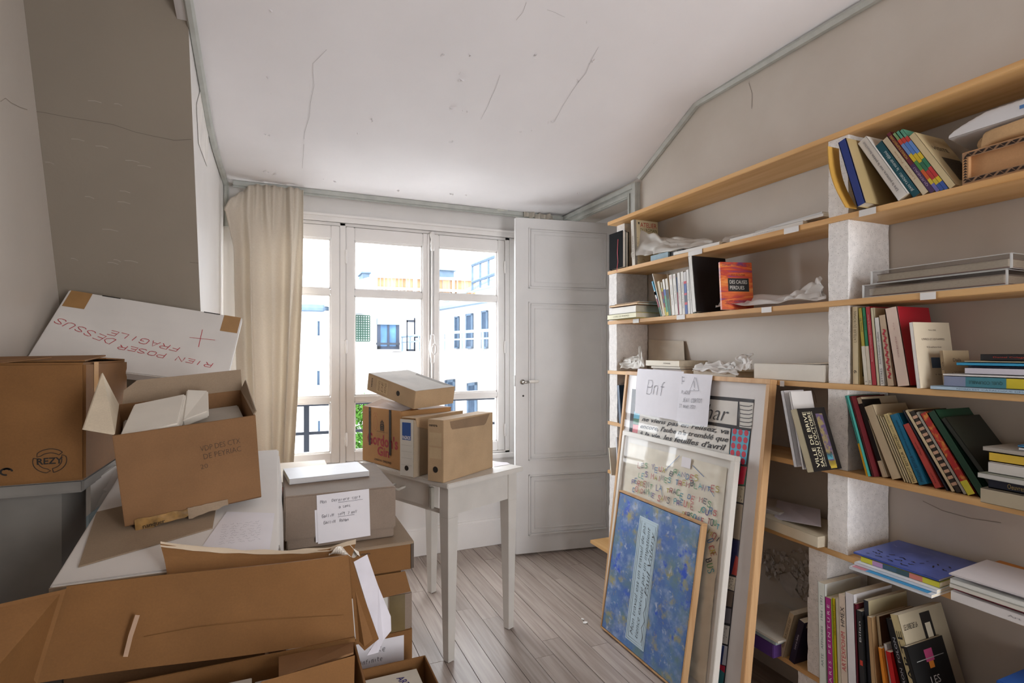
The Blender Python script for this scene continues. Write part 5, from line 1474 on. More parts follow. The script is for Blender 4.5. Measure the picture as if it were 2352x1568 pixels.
# ------------------------------------------------------------------ books
PG = mat('#cfc4ae', 0.8, 0.05, 60.0)
PGW = mat('#ddd6c8', 0.8, 0.04, 60.0)
def bmx(X, y, z, lean=0.0, T=0.02, yaw=0.0):
    a = math.radians(lean)
    zz = V((0, math.sin(a), math.cos(a)))
    P = V((X, y, z + (T * math.sin(-a) if a < 0 else 0)))
    M_ = frame(P, X1, zz.cross(X1), zz)
    if yaw: M_ = Matrix.Translation(P) @ Matrix.Rotation(math.radians(yaw), 4, 'Z') @ Matrix.Translation(-P) @ M_
    return M_
def book(lab, M_, T, H, D, cover, spine=None, bands=(), title=None, hard=False, near=(), group=None, pages=None, name='book', cat='book'):
    """Local x runs from the spine into the shelf, y across the thickness (0 .. -T), z up."""
    cm = mat(cover, 0.45, 0.03) if isinstance(cover, str) else cover
    sm = mat(spine, 0.45, 0.03) if isinstance(spine, str) else (spine or cm)
    r = thing(name, lab, cat, M_, group)
    ct = 0.0022 if hard else 0.0009
    ct = min(ct, T * 0.2)
    mb = MB().box(0, D, -ct, 0, 0, H).box(0, D, -T, -T + ct, 0, H)
    mb.box(0, ct, -T, 0, 0, H, 1)
    cv_ = mb.build('cover', [cm, sm], r, M=M_)
    e = 0.003 if hard else 0.0004
    MB().box(ct, D - e, -T + ct, -ct, e, H - e).build('pages', pages or PG, r, M=M_)
    for (z0, z1, c) in bands:
        decal('spine_band', cv_, (0, -T / 2, (z0 + z1) / 2 * H), (0, -1, 0), Z1, T * 0.98, (z1 - z0) * H, mat(c, 0.5), 0.0004, M=M_)
    if title:
        for tt in (title if isinstance(title, list) else [title]):
            s, c, zc, ln, sz, up = tt
            xa, ya = ((0, 0, 1), (0, 1, 0)) if up else ((0, 0, -1), (0, -1, 0))
            text(s, cv_, (0, -T / 2, zc * H), xa, ya, ln * H, sz * T, mat(c, 0.6), 'spine_title', M=M_)
    for (k, *a) in near:        # print on the near cover
        if k == 'r':
            x0, x1, z0, z1, c = a
            decal('cover_print', cv_, ((x0 + x1) / 2 * D, -T, (z0 + z1) / 2 * H), X1, Z1, (x1 - x0) * D, (z1 - z0) * H, mat(c, 0.5) if isinstance(c, str) else c, 0.0004, M=M_)
        elif k == 't':
            s, xc, zc, w, h, c = a
            text(s, cv_, (xc * D, -T - 0.0003, zc * H), X1, Z1, w * D, h * H, mat(c, 0.6), 'cover_title', M=M_)
        elif k == 'v':
            s, xc, zc, w, h, c = a
            text(s, cv_, (xc * D, -T - 0.0003, zc * H), Z1, -X1, w * H, h * D, mat(c, 0.6), 'cover_title', M=M_)
        elif k == 's':
            xc, zc, w, h, rows, c = a
            strokes('cover_drawing', cv_, (xc * D, -T - 0.0003, zc * H), X1, Z1, scribble(w * D, h * H, rows, R), 0.0012, mat(c, 0.6), M=M_)
    return r
def pack(shelf, y, items, X=1.662):
    """Books side by side from y towards the camera; lean is towards the far end."""
    z = SH[shelf] + 0.0006; pa_ = None; yr = y; hp = 0
    for it in items:
        T, H, D, lean = it['T'], it['H'], it['D'], it['lean']
        a = math.radians(lean)
        if pa_ is not None and a > pa_:
            h = min(H * math.cos(a), hp)
            y0 = yr - h * (math.tan(a) - math.tan(pa_)) - 0.0006
        else: y0 = yr - 0.0006
        y0 -= it.get('gap', 0)
        xx = it.get('X', X)
        M_ = bmx(xx, y0 if a >= 0 else y0 - 0.0, z, lean, T)
        book(it['lab'], M_, T, H, D, it['c'], it.get('s'), it.get('b', ()), it.get('t'), it.get('hard', False), it.get('near', ()), it.get('g'), it.get('pg'))
        yr = y0 - T / math.cos(a); pa_ = a; hp = H * math.cos(a)
    return yr
def fmx(X, y, z, yaw=0.0, flip=False):
    P = V((X, y, z))
    M_ = frame(P, X1, -Z1, Y1)
    if yaw: M_ = Matrix.Translation(P) @ Matrix.Rotation(math.radians(yaw), 4, 'Z') @ Matrix.Translation(-P) @ M_
    return M_
def flat(lab, shelf_z, X, y, T, L, D, cover, spine=None, yaw=0.0, **kw):
    """A book lying flat: L along the shelf from y towards the far end."""
    return book(lab, fmx(X, y, shelf_z + 0.0005, yaw), T, L, D, cover, spine, **kw)
def it(lab, T, H, D, lean, c, **k):
    d = dict(lab=lab, T=T, H=H, D=D, lean=lean, c=c); d.update(k); return d
def yat(px, X=1.662): return at(px, 807, X=X).y

# --- shelf B, far bay
zB = SH['B']
NB = mat('#121214', 0.75, 0.05, spec=0.1)
for k, (x, y, w, h) in enumerate(((1.628, 2.352, 0.125, 0.190), (1.652, 2.362, 0.135, 0.186))):
    M_ = frame((x, y + w, zB + 0.0006), (0, -1, 0), (1, 0, 0), Z1)
    nb = thing('notebook', ['black notebook with a red ribbon in front of the end block', 'black notebook behind the one with the red ribbon'][k], 'notebook', M_)
    MB().box(0, w, 0, 0.003, 0, h).box(0, w, 0.019, 0.022, 0, h).box(0, 0.003, 0.003, 0.019, 0, h).build('cover', NB, nb, M=M_, bevel=0.001)
    MB().box(0.003, w - 0.004, 0.003, 0.019, 0.003, h - 0.003).build('pages', PGW, nb, M=M_)
    if k == 0:
        P = [M_ @ V(p) for p in ((0.085, -0.0015, 0.15), (0.082, -0.003, 0.08), (0.088, -0.004, 0.03), (0.092, -0.012, -0.004), (0.094, -0.014, -0.02))]
        MB().ribbon(P, 0.005, M_.to_3x3() @ V((0, -1, 0))).build('ribbon', mat('#b01f2e', 0.5), nb)
book('literary review with red and green title standing at the far end of the top row', bmx(1.66, 2.315, zB + .0006, 3, .026), 0.026, 0.235, 0.15, '#cdbf9c', '#d9d4c9',
     near=(('r', 0.0, 0.1, 0, 1, '#8f8a80'), ('t', 'ATELIER', 0.60, 0.90, 0.68, 0.10, '#b5372f'), ('t', 'DU ROMAN', 0.60, 0.79, 0.68, 0.075, '#5c5a2e'), ('t', "'", 0.2, 0.93, 0.06, 0.05, '#333333'), ('s', 0.5, 0.38, 0.8, 0.6, 5, '#574a3e')), title=("L'ATELIER DU ROMAN", '#7a5a4a', 0.4, 0.5, 0.45, True))
def crumple(name, lab, P, th, amp, m, nu=16, nv=10, seed=1, cat='wrapping', fr=3.2):
    P = [V(p) for p in P]
    def f(u, v):
        p = (P[0] * (1 - u) + P[1] * u) * (1 - v) + (P[3] * (1 - u) + P[2] * u) * v
        d = V((noise.noise(V((u * fr, v * fr, seed))), noise.noise(V((u * fr, v * fr, seed + 7))), abs(noise.noise(V((u * fr, v * fr, seed + 3)))) * 1.3))
        return p + d * amp
    return tag(MB().grid(f, nu * 2, nv * 2).build(name, m, solid=th, smooth=True), lab, cat)
FILM = film_mat('plastic_film', '#e3e0da', 0.72)
FILM2 = film_mat('tissue', '#ebe9e6', 0.93, 0.6)
tag(MB().box(1.68, 1.82, 2.06, 2.19, zB + .001, zB + .034).build('small_box', mat('#94aebb', 0.6, 0.08, 40)), 'light blue mottled little box under the plastic wrap', 'box')
tag(MB().box(1.69, 1.83, 1.97, 2.055, zB + .001, zB + .032).build('small_box', mat('#1d1c1c', 0.5), bevel=0.002), 'small black case beside the light blue box', 'box')
crumple('plastic_wrap', 'crumpled clear plastic wrap beside the literary review', [at(1450, 592, X=1.665), at(1560, 576, X=1.69), at(1556, 558, X=1.74), at(1466, 530, X=1.70)], 0.0008, 0.018, FILM, seed=2)
crumple('plastic_wrap', 'plastic wrap edge trailing over the thin white catalogue', [at(1500, 584, X=1.665), at(1640, 560, X=1.70), at(1636, 552, X=1.75), at(1506, 545, X=1.73)], 0.0008, 0.014, FILM, seed=5)
flat('thin white catalogue lying at the front edge under the plastic wrap', zB, 1.655, yat(1655), 0.014, 0.27, 0.17, '#dcd9d3', yaw=2)
flat('white catalogue lying at the bottom of the flat pile on the second board', zB, 1.66, yat(1845), 0.016, 0.33, 0.18, '#d8d5cf', yaw=0, title=('catalogue', '#b8b4ae', 0.5, 0.3, 0.3, False))
flat('second white catalogue of the flat pile, slightly askew', zB + 0.0175, 1.675, yat(1885), 0.010, 0.30, 0.17, '#dedbd6', yaw=-3)
flat('topmost thin grey white catalogue of the flat pile on the second board', zB + 0.0285, 1.68, yat(1880), 0.007, 0.24, 0.15, '#c9c7c4', yaw=-6)
crumple('plastic_wrap', 'flat plastic sleeve between the white catalogues', [at(1650, 562, X=1.67), at(1735, 545, X=1.68), at(1740, 530, X=1.75), at(1665, 545, X=1.75)], 0.0008, 0.008, FILM, seed=9)

# --- shelf C, far bay
zC = SH['C']
flat('flat boxed book with yellow edges at the bottom of the far pile', zC, 1.59, 2.186, 0.027, 0.248, 0.14, '#a8963a', '#d3cda6', title=('LIVRE DE POEMES', '#8a8668', 0.5, 0.55, 0.35, False), hard=True)
flat('white paper wrapped packet in the far pile', zC + 0.0285, 1.61, 2.215, 0.034, 0.21, 0.15, '#dcd8d0')
flat('brown folder on the white packet of the far pile', zC + 0.064, 1.60, 2.19, 0.012, 0.24, 0.16, '#8a5a2e', '#c79a5a', hard=True)
flat('dark brown folder topping the far pile', zC + 0.0775, 1.62, 2.20, 0.005, 0.21, 0.15, '#3c2a1e', '#b98f50')
yr = pack('C', yat(1520), [
    it('thin blue, red and green paperback leaning on the far pile', .010, .185, .13, 22, '#3f9fc4', b=((0, .25, '#1f5a45'), (.25, .5, '#8a1f34'), (.5, .72, '#d8d2d0'), (.6, .7, '#c43a4a'))),
    it('tall thin cream album leaning beside the blue, red and green paperback', .006, .222, .17, 20, '#cdbfa8', s='#dedad2'),
    it('cream paperback with a faded spine next to the tall album', .016, .172, .12, 15, '#cbbd9f', t=('Atelier contemporain', '#6b6252', .55, .5, .3, True)),
    it('paperback with a red, blue and yellow spine', .008, .165, .12, 13, '#d3cbb8', b=((0, .25, '#c2b42c'), (.25, .38, '#8c1d2a'), (.38, .5, '#22306e'), (.5, .72, '#8c1d2a'), (.72, .82, '#c2b42c'))),
    it('white topped paperback with a blue and green spine', .014, .175, .12, 11, '#ddd9d0', b=((0, .1, '#c8b52e'), (.1, .55, '#3f8f6c'), (.55, .72, '#3658a8'))),
    it('white topped paperback with a black and dark green spine', .016, .175, .12, 9, '#d9d2c4', b=((0, .45, '#17553d'), (.45, .7, '#1b1c1c'))),
    it('tan unlettered board among the paperbacks', .004, .195, .14, 9, '#b3946c'),
    it('white paperback with a red author line, first of the pale row', .021, .188, .13, 7, '#dedbd3', t=[('Michel Butor  Improvisations', '#77747c', .5, .5, .35, True), ('PUF', '#c2505a', .93, .06, .3, True)]),
    it('white paperback, second of the pale row', .021, .188, .13, 6, '#dad7cf', t=[('Michel Butor  Le Retour', '#77747c', .5, .45, .35, True), ('PUF', '#c2505a', .93, .06, .3, True)]),
    it('slim blue and crimson paperback between two white ones', .006, .172, .12, 5, '#27406e', b=((0, .6, '#8e1f3c'),)),
    it('white paperback, third of the pale row', .019, .190, .13, 5, '#dcd8d1', t=('Michel Butor  La quête', '#77747c', .5, .5, .35, True)),
    it('white paperback with dark lettering, fourth of the pale row', .018, .192, .13, 4, '#dad6cd', t=('Michel Butor  Fontenoy', '#4c4a52', .45, .6, .4, True)),
    it('blue and red banded paperback in the pale row', .017, .188, .13, 4, '#35549c', b=((0, .22, '#35549c'), (.22, .28, '#c43a50'), (.28, .45, '#4c4f66'), (.45, .5, '#b9405a'), (.72, .78, '#c43a50'), (.78, 1, '#c9c6c4'))),
    it('white paperback after the blue and red one', .016, .196, .13, 4, '#e0ddd8', t=('Butor  Essais', '#8a8890', .5, .4, .35, True)),
    it('white paperback with a plain spine near the black album', .017, .198, .13, 4, '#dfdcd6', t=('Envois', '#8a8890', .4, .2, .35, True)),
    it('slate blue paperback near the black album', .012, .194, .13, 5, '#4d6a8c', b=((0, .25, '#56755f'), (.8, 1, '#d0d0cc'))),
    it('white paperback leaning against the black album', .012, .17, .12, 7, '#dcdad4', t=('Collation', '#6a6870', .2, .3, .4, True)),
], X=1.655)
book('large black bound album standing in the far bay', bmx(1.608, yr - 0.012, zC + .0006, 6.5, .024), 0.024, 0.240, 0.185, '#161416', '#d6d3cd', hard=True, bands=((0, 1, '#17161a'),) if False else ())
def flame_mat():
    m, nt, b = new_mat('sunset_print')
    b.inputs['Roughness'].default_value = 0.35
    tc = nt.nodes.new('ShaderNodeTexCoord'); mp = nt.nodes.new('ShaderNodeMapping'); mp.inputs['Scale'].default_value = (6, 6, 26)
    nt.links.new(tc.outputs['Object'], mp.inputs[0])
    n = node(nt, 'ShaderNodeTexNoise', Scale=1.3, Detail=4.0, Distortion=1.2); nt.links.new(mp.outputs[0], n.inputs['Vector'])
    cr = nt.nodes.new('ShaderNodeValToRGB')
    e = cr.color_ramp.elements
    e[0].position = 0.3; e[0].color = lin('#7a3a6a'); e[1].position = 0.75; e[1].color = lin('#e0b48a')
    for p_, c_ in ((0.42, '#b53a2a'), (0.52, '#d0602a'), (0.62, '#e0863a')):
        k = e.new(p_); k.color = lin(c_)
    nt.links.new(n.outputs['Fac'], cr.inputs['Fac']); nt.links.new(cr.outputs[0], b.inputs['Base Color'])
    return m
FLM = flame_mat()
book('orange and violet paperback with a black title panel in front of the black album', bmx(1.605, yat(1655, 1.605), zC + .0006, 5, .012, -15), 0.012, 0.190, 0.135, FLM, FLM,
     near=(('t', 'GUY CLOUTIER', .55, .73, .45, .035, '#2a1a1a'), ('r', .22, .88, .38, .66, '#1d1b1b'), ('t', 'DES CAUSES', .55, .58, .55, .075, '#d8d4cc'), ('t', 'PERDUES', .50, .46, .45, .075, '#d8d4cc'), ('s', .5, .94, .9, .06, 2, '#2a3068'), ('s', .5, .15, .8, .1, 2, '#5a3040')))
crumple('tissue_paper', 'white tissue parcel in front of the orange paperback', [at(1643, 706, X=1.648), at(1893, 690, X=1.655), at(1893, 672, X=1.78), at(1660, 695, X=1.76)], 0.0008, 0.022, FILM2, 26, 10, seed=4)
crumple('tissue_paper', 'tall crumpled tissue wedged against the middle block', [at(1800, 690, X=1.67), at(1890, 690, X=1.68), at(1888, 634, X=1.76), at(1845, 670, X=1.78)], 0.0008, 0.018, FILM2, 14, 10, seed=8)

# --- shelf D, far bay
zD = SH['D']
flat('grey bound book at the bottom of the pile in the far corner', zD, 1.64, yat(1565, 1.64), 0.022, 0.22, 0.17, '#8b8078', '#a59c94', yaw=-4)
flat('cream book in the middle of the corner pile', zD + 0.0235, 1.645, yat(1562, 1.645), 0.010, 0.20, 0.16, '#d0c8b8', yaw=1)
flat('thick cream book on top of the corner pile', zD + 0.0345, 1.645, yat(1560, 1.645), 0.026, 0.23, 0.17, '#cbbfa6', '#d6cdb9', yaw=2, title=('revue', '#6e675c', 0.35, 0.2, 0.25, False))
tag(MB().plate([at(1490, 835, X=1.840), at(1573, 838, X=1.83), at(1570, 783, X=1.845), at(1490, 780, X=1.848)], 0.002).build('cardboard_sheet', mat('#c6bdae', 0.7)), 'pale card sheet propped upright against the wall in the far corner', 'cardboard')
crumple('plastic_wrap', 'crumpled plastic bag beside the corner pile', [at(1424, 848, X=1.645), at(1480, 846, X=1.645), at(1470, 818, X=1.68), at(1428, 825, X=1.69)], 0.0008, 0.022, FILM, 12, 10, seed=12)
crumple('plastic_wrap', 'pointed twist of clear plastic standing by the corner pile', [at(1465, 845, X=1.64), at(1480, 843, X=1.64), at(1471, 797, X=1.655), at(1469, 797, X=1.655)], 0.0008, 0.008, FILM, 8, 10, seed=14)
flat('thin white book in the middle of the fourth board', zD, 1.665, yat(1690, 1.665), 0.022, 0.24, 0.17, '#cfc8ba', '#d9d2c3')
flat('thin grey covered book on the white one of the fourth board', zD + 0.0235, 1.665, yat(1700, 1.665), 0.006, 0.26, 0.17, '#bdb6aa', yaw=-2)
crumple('tissue_paper', 'crumpled white tissue bundle in the middle of the fourth board', [at(1590, 852, X=1.648), at(1695, 862, X=1.645), at(1690, 838, X=1.70), at(1600, 838, X=1.70)], 0.0008, 0.022, FILM2, 18, 10, seed=21, fr=4)
crumple('tissue_paper', 'white tissue peak beside the long white box', [at(1690, 852, X=1.65), at(1726, 850, X=1.66), at(1728, 815, X=1.72), at(1700, 818, X=1.72)], 0.0008, 0.02, FILM2, 16, 10, seed=23)
ob = thing('white_box', 'long low white box on the fourth board against the middle block', 'box', (1.75, 1.38, zD))
y0_, y1_ = yat(1893, 1.652), yat(1731, 1.652)
MB().box(1.652, 1.84, y0_, y1_, zD + .001, zD + .058).build('body', mat('#d3cdc1', 0.6, 0.03), ob, bevel=0.002)
MB().plate([(1.66, y0_ + .02, zD + .0605), (1.66, y0_ + .10, zD + .0605), (1.83, y0_ + .10, zD + .062), (1.83, y0_ + .01, zD + .07)], 0.001).build('lid_flap', mat('#c9bfae', 0.6), ob)

# --- shelf B, near bay: row leaning far over
book('blue bound album with a tan cover leaning out in front of the middle block', bmx(1.60, 1.096, zB + .0006, 16, .026), 0.026, 0.222, 0.16, '#a8946a', '#21367e', hard=True, bands=())
MB_ = MB()
def lf(u, v):
    b0 = V((1.585, 1.122, zB + .004)); 
    return b0 + V((0.05 * u, 0.058 * v + 0.016 * math.sin(v * 3.1), 0.205 * v))
tag(MB_.grid(lf, 3, 12).build('folder_sheet', mat('#c79a48', 0.6), solid=0.003), 'curved ochre folder sheet behind the blue bound album', 'folder')
yr = pack('B', yat(2062, 1.645), [
    it('thick white paperback on painting and poetry leaning in the top row', .030, .238, .155, 30, '#d4d0c8', s='#d8d5d0', t=[('Lire la peinture, voir la poésie', '#55535a', .42, .62, .32, True), ('Bernard Noël', '#8a8890', .85, .2, .22, True)], X=1.645),
    it('teal paperback with white spine lettering in the top row', .021, .212, .14, 30, '#12505c', t=[('JEAN TARDIEU', '#cfdcdc', .25, .33, .38, True), ('le miroir ébloui', '#cfdcdc', .65, .36, .4, True)]),
    it('cream paperback beside the teal one', .017, .222, .14, 30, '#cfc1a4', t=('Lettres  Poésie', '#b08a6a', .5, .5, .3, True)),
    it('dark red paperback with yellow and violet lettering', .012, .238, .14, 30, '#6a2030', b=((0, .45, '#4a3058'),), t=[('MORALE ELEMENTAIRE', '#c9a94a', .75, .4, .5, True), ('QUENEAU', '#b9a4b8', .25, .3, .5, True)]),
    it('thin paperback with multicoloured stripes, first of three', .0085, .232, .13, 30, '#7fa06a', b=((0, .12, '#6a68a8'), (.12, .2, '#c8b030'), (.2, .35, '#c85a2a'), (.35, .5, '#4a8a4a'), (.5, .62, '#d0b428'), (.62, .8, '#6a8ac0'), (.8, .88, '#c84a30')), g='striped paperbacks'),
    it('thin paperback with multicoloured stripes, second of three', .0085, .234, .13, 30, '#5a9a80', b=((0, .1, '#35549c'), (.1, .18, '#c8b030'), (.18, .32, '#b03030'), (.32, .46, '#2f6b50'), (.46, .6, '#d0b428'), (.6, .8, '#4f7ac0'), (.8, .88, '#c03a30')), g='striped paperbacks'),
    it('thin paperback with multicoloured stripes, third of three', .0085, .234, .13, 30, '#5a9a80', b=((0, .12, '#35549c'), (.12, .2, '#d0b428'), (.2, .36, '#b83030'), (.36, .5, '#2f7a58'), (.5, .6, '#d0b428'), (.6, .8, '#5f86c4'), (.8, .88, '#c03a30')), g='striped paperbacks'),
    it('cream paperback with a dark drawing on its cover, last of the leaning top row', .017, .205, .135, 30, '#c9b78e', near=(('t', 'VISITE', .5, .72, .55, .07, '#4a4034'), ('r', .3, .95, .12, .55, '#4d4438'), ('s', .6, .35, .5, .3, 5, '#1f1b18'))),
], X=1.655)
# corrugated tray with parcels
ty1_ = yr - 0.012; ty0_ = 0.30
ctr = thing('cardboard_tray', 'shallow corrugated tray with exposed fluting at the end of the top row', 'box', (1.75, 0.6, zB))
KT = cardboard('#b98d63')
MB().box(1.652, 1.84, ty0_, ty1_, zB + .001, zB + .012).box(1.652, 1.84, ty0_, ty1_, zB + .075, zB + .086).box(1.652, 1.84, ty1_ - .014, ty1_, zB + .012, zB + .075).box(1.664, 1.84, ty0_, ty1_ - .014, zB + .012, zB + .075).build('body', KT, ctr)
FLD, FLL = mat('#2e2018', 0.9), cardboard('#97765a')
for (z0, z1) in ((zB + .004, zB + .017), (zB + .071, zB + .084)):
    decal('raw_edge', ctr, (1.652, (ty0_ + ty1_) / 2, (z0 + z1) / 2), -Y1, Z1, ty1_ - ty0_, z1 - z0, FLL, 0.0006)
    mb = MB(); n_ = 46
    for i in range(n_):
        y_ = ty1_ - .004 - (ty1_ - ty0_ - .02) * i / n_
        dy = (ty1_ - ty0_ - .02) / n_
        lo_, hi_ = (z0 + .002, z1 - .003) if i % 2 == 0 else (z0 + .003, z1 - .002)
        if i % 2 == 0: pts = [(1.6508, y_, lo_), (1.6508, y_ - dy * 1.5, lo_), (1.6508, y_ - dy * .75, hi_)]
        else: pts = [(1.6508, y_ + dy * .1, hi_), (1.6508, y_ - dy * 1.2, hi_), (1.6508, y_ - dy * .55, lo_)]
        mb.add(pts, [(0, 1, 2)])
    mb.build('fluting', FLD, ctr)
mb = MB()
for i in range(9):
    z_ = zB + .012 + i * .007
    mb.add([(1.6508, ty1_ - .002, z_), (1.6508, ty1_ - .012, z_), (1.6508, ty1_ - .007, z_ + .006)], [(0, 1, 2)])
mb.build('fluting', FLD, ctr)
pk = thing('kraft_parcel', 'kraft paper parcel with a rolled end lying on the corrugated tray', 'parcel', (1.74, 0.6, zB + .087))
def pf(u, v):
    a = v * 2 * math.pi
    y_ = ty1_ - .03 - (ty1_ - .03 - ty0_) * u
    w = 1.0 if u > .06 else 0.75 + 4 * u
    return V((1.745 + 0.088 * math.copysign(abs(math.cos(a)) ** .4, math.cos(a)) * w, y_ + 0.006 * math.sin(a * 2), zB + .112 + 0.0235 * math.copysign(abs(math.sin(a)) ** .4, math.sin(a)) * (1 if u > .05 else 1.08) + 0.0015 * math.sin(u * 30 + a)))
MB().grid(pf, 30, 36).build('wrapping', cardboard('#c39f74'), pk, smooth=True)
MB().tube([(1.70, ty1_ - .028, zB + .11), (1.80, ty1_ - .026, zB + .112)], 0.019, 12).build('rolled_end', cardboard('#c9a67c'), pk, smooth=True)
bw = thing('bubble_wrap_parcel', 'bubble wrapped white parcel on top of the kraft parcel', 'parcel', (1.74, 0.62, zB + .138))
BUB = film_mat('bubble_wrap', '#ececee', 0.97, 0.25)
def bf(u, v):
    x_ = 1.66 + 0.17 * v; y_ = 0.885 - 0.5 * u
    h = (0.012 + 0.030 * min(1, u * 6) ** .7) * min(1, v * 14) ** .5 * min(1, (1 - v) * 6 + .2)
    return V((x_ - 0.004 * min(1, h * 40), y_ + 0.03 * v, zB + .139 + h + 0.0011 * math.sin(u * 190) * math.sin(v * 70)))
MB().grid(bf, 90, 36).build('bubble_wrap', BUB, bw, smooth=True)
MB().grid(lambda u, v: V((1.66 + 0.17 * v, 0.885 - 0.5 * u + .03 * v, zB + .138)), 2, 2).build('underside', BUB, bw)
decal('blue_label', bw, (1.656, 0.72, zB + .158), -Y1, Z1, 0.02, 0.009, mat('#4a78b0', 0.5), 0.001)

# --- shelf C, near bay: acrylic cases
ACR = glass_mat('acrylic', (0.93, 0.93, 0.93), 0.10)
def acrylic(lab, x0, x1, y0, y1, z0, z1, yaw=0):
    o = thing('acrylic_case', lab, 'display case', ((x0 + x1) / 2, (y0 + y1) / 2, z0))
    t_ = 0.003
    MB().box(x0, x1, y0, y1, z0, z0 + t_).box(x0, x1, y0, y1, z1 - t_, z1).box(x0, x0 + t_, y0, y1, z0, z1).box(x1 - t_, x1, y0, y1, z0, z1).box(x0, x1, y0, y0 + t_, z0, z1).box(x0, x1, y1 - t_, y1, z0, z1).build('shell', ACR, o)
    EG = mat('#c3c3c1', 0.3)
    m_ = MB(); e = 0.0016
    for zz_ in (z0, z1 - e):
        m_.box(x0 - e * .3, x0 + e, y0, y1, zz_, zz_ + e).box(x0, x1, y0, y0 + e, zz_, zz_ + e).box(x0, x1, y1 - e, y1, zz_, zz_ + e)
    m_.box(x0 - e, x0 + e * 2, y1 - e * 2.5, y1, z0, z1).box(x0 - e, x0 + e * 2, y0, y0 + e * 2.5, z0, z1)
    m_.build('edges', EG, o)
    bo = MB().box(x0 + .012, x1 - .012, y0 + .014, y1 - .014, z0 + .006, z1 - .012).build('page_block', mat('#c5b8a4', 0.8, 0.12, 120, stretch=(1, 1, 12)), o)
    MB().box(x0 + .010, x1 - .010, y0 + .012, y1 - .012, z0 + .004, z0 + .0065).build('board', mat('#8a6a62', 0.7), o)
    MB().box(x0 + .010, x1 - .010, y0 + .012, y1 - .012, z1 - .0125, z1 - .010).build('board', mat('#8a7a70', 0.7), o)
acrylic('clear acrylic case holding a book, lower of two', 1.655, 1.83, yat(2315, 1.655), yat(1981, 1.655), zC + .001, zC + .040)
acrylic('clear acrylic case holding a book, upper of two', 1.662, 1.835, yat(2325, 1.662), yat(2000, 1.662), zC + .0415, zC + .080)

# --- shelf D, near bay
yr = pack('D', yat(1958) , [
    it('cream literary review with a dark framed cover, first in the upright row', .019, .243, .15, 0.5, '#c3b089', s='#cdbc98', t=[("L'ATELIER DU ROMAN", '#6a5a44', .74, .40, .5, True), ('9', '#3a3228', .16, .04, .55, True)], near=(('r', .12, .95, .1, .85, '#4a4038'),)),
    it('poetry review with an olive yellow and white spine', .0115, .238, .14, 5, '#a5952a', b=((0, .5, '#cfc8b8'),), t=[('poésie 86', '#2a2a1a', .78, .18, .5, True), ('2', '#3a3228', .04, .02, .4, True)]),
    it('poetry review with a green and white spine', .0105, .238, .14, 5, '#14774a', b=((0, .5, '#cbc0ab'),), t=[('poésie 90', '#0f2a1a', .8, .18, .5, True), ('35', '#3a3228', .04, .04, .4, True)]),
    it('red spined paperback in the upright row', .014, .240, .14, 5, '#a8242f', t=('Rencontres européennes  Lectures de Perec', '#d8b8b4', .6, .6, .3, True)),
    it('thin ivory paperback beside the red one', .009, .236, .14, 5, '#c8bfa0'),
    it('white paperback with black spine lettering in the upright row', .0135, .205, .14, 5, '#d6d3cd', t=[('LETTRES', '#4c4a50', .14, .22, .45, True), ('André Frénaud | Guillevic', '#3a3840', .55, .48, .5, True)]),
    it('beige book with a red brush drawing on its spine', .019, .212, .15, 7, '#bfa98e', t=('~~~~~~~', '#b02232', .45, .7, .6, True)),
    it('thick pale book in a red slipcase', .036, .232, .15, 9, '#9e1c28', s='#d8c3b4', hard=True, t=[('P.J.R.', '#b58a80', .75, .10, .12, False), ('ALBUM', '#b58a80', .55, .16, .12, False), ('PARIS', '#b58a80', .42, .12, .12, False)]),
])
book('cream exhibition booklet standing before the red slipcase', bmx(1.63, yat(2106, 1.63), zD + .0006, 7, .010, -8), 0.010, 0.185, 0.135, '#c4b7a0', '#dcd8d2', near=(('t', 'Paris 1988', .5, .88, .2, .022, '#6a6058'), ('t', 'LIVRES ET ESTAMPES', .5, .74, .62, .03, '#6a6058'), ('t', 'Galerie', .5, .62, .4, .025, '#6a6058'), ('r', .38, .62, .30, .46, '#44566e'), ('r', .70, .88, .30, .46, '#44566e'), ('t', '1988', .6, .2, .3, .02, '#6a6058')))
book('small tan booklet leaning by the flat pile', bmx(1.665, yat(2166), zD + .0006, 6, .008, -6), 0.008, 0.105, 0.10, '#ae9a7c', near=(('t', 'Dails', .5, .75, .3, .09, '#4a4038'), ('t', 'a Vaillant', .5, .42, .5, .05, '#4a4038')), title=('Dails', '#4a4038', .6, .2, .6, True))
z = zD
def fl_stack(lst, zbase, yn):
    z = zbase
    for (lab, T, px, X, L, D, c, kw) in lst:
        y_ = yat(px, X) - L
        flat(lab, z, X, y_, T, L, D, c, **kw); z += T + .0008
    return z
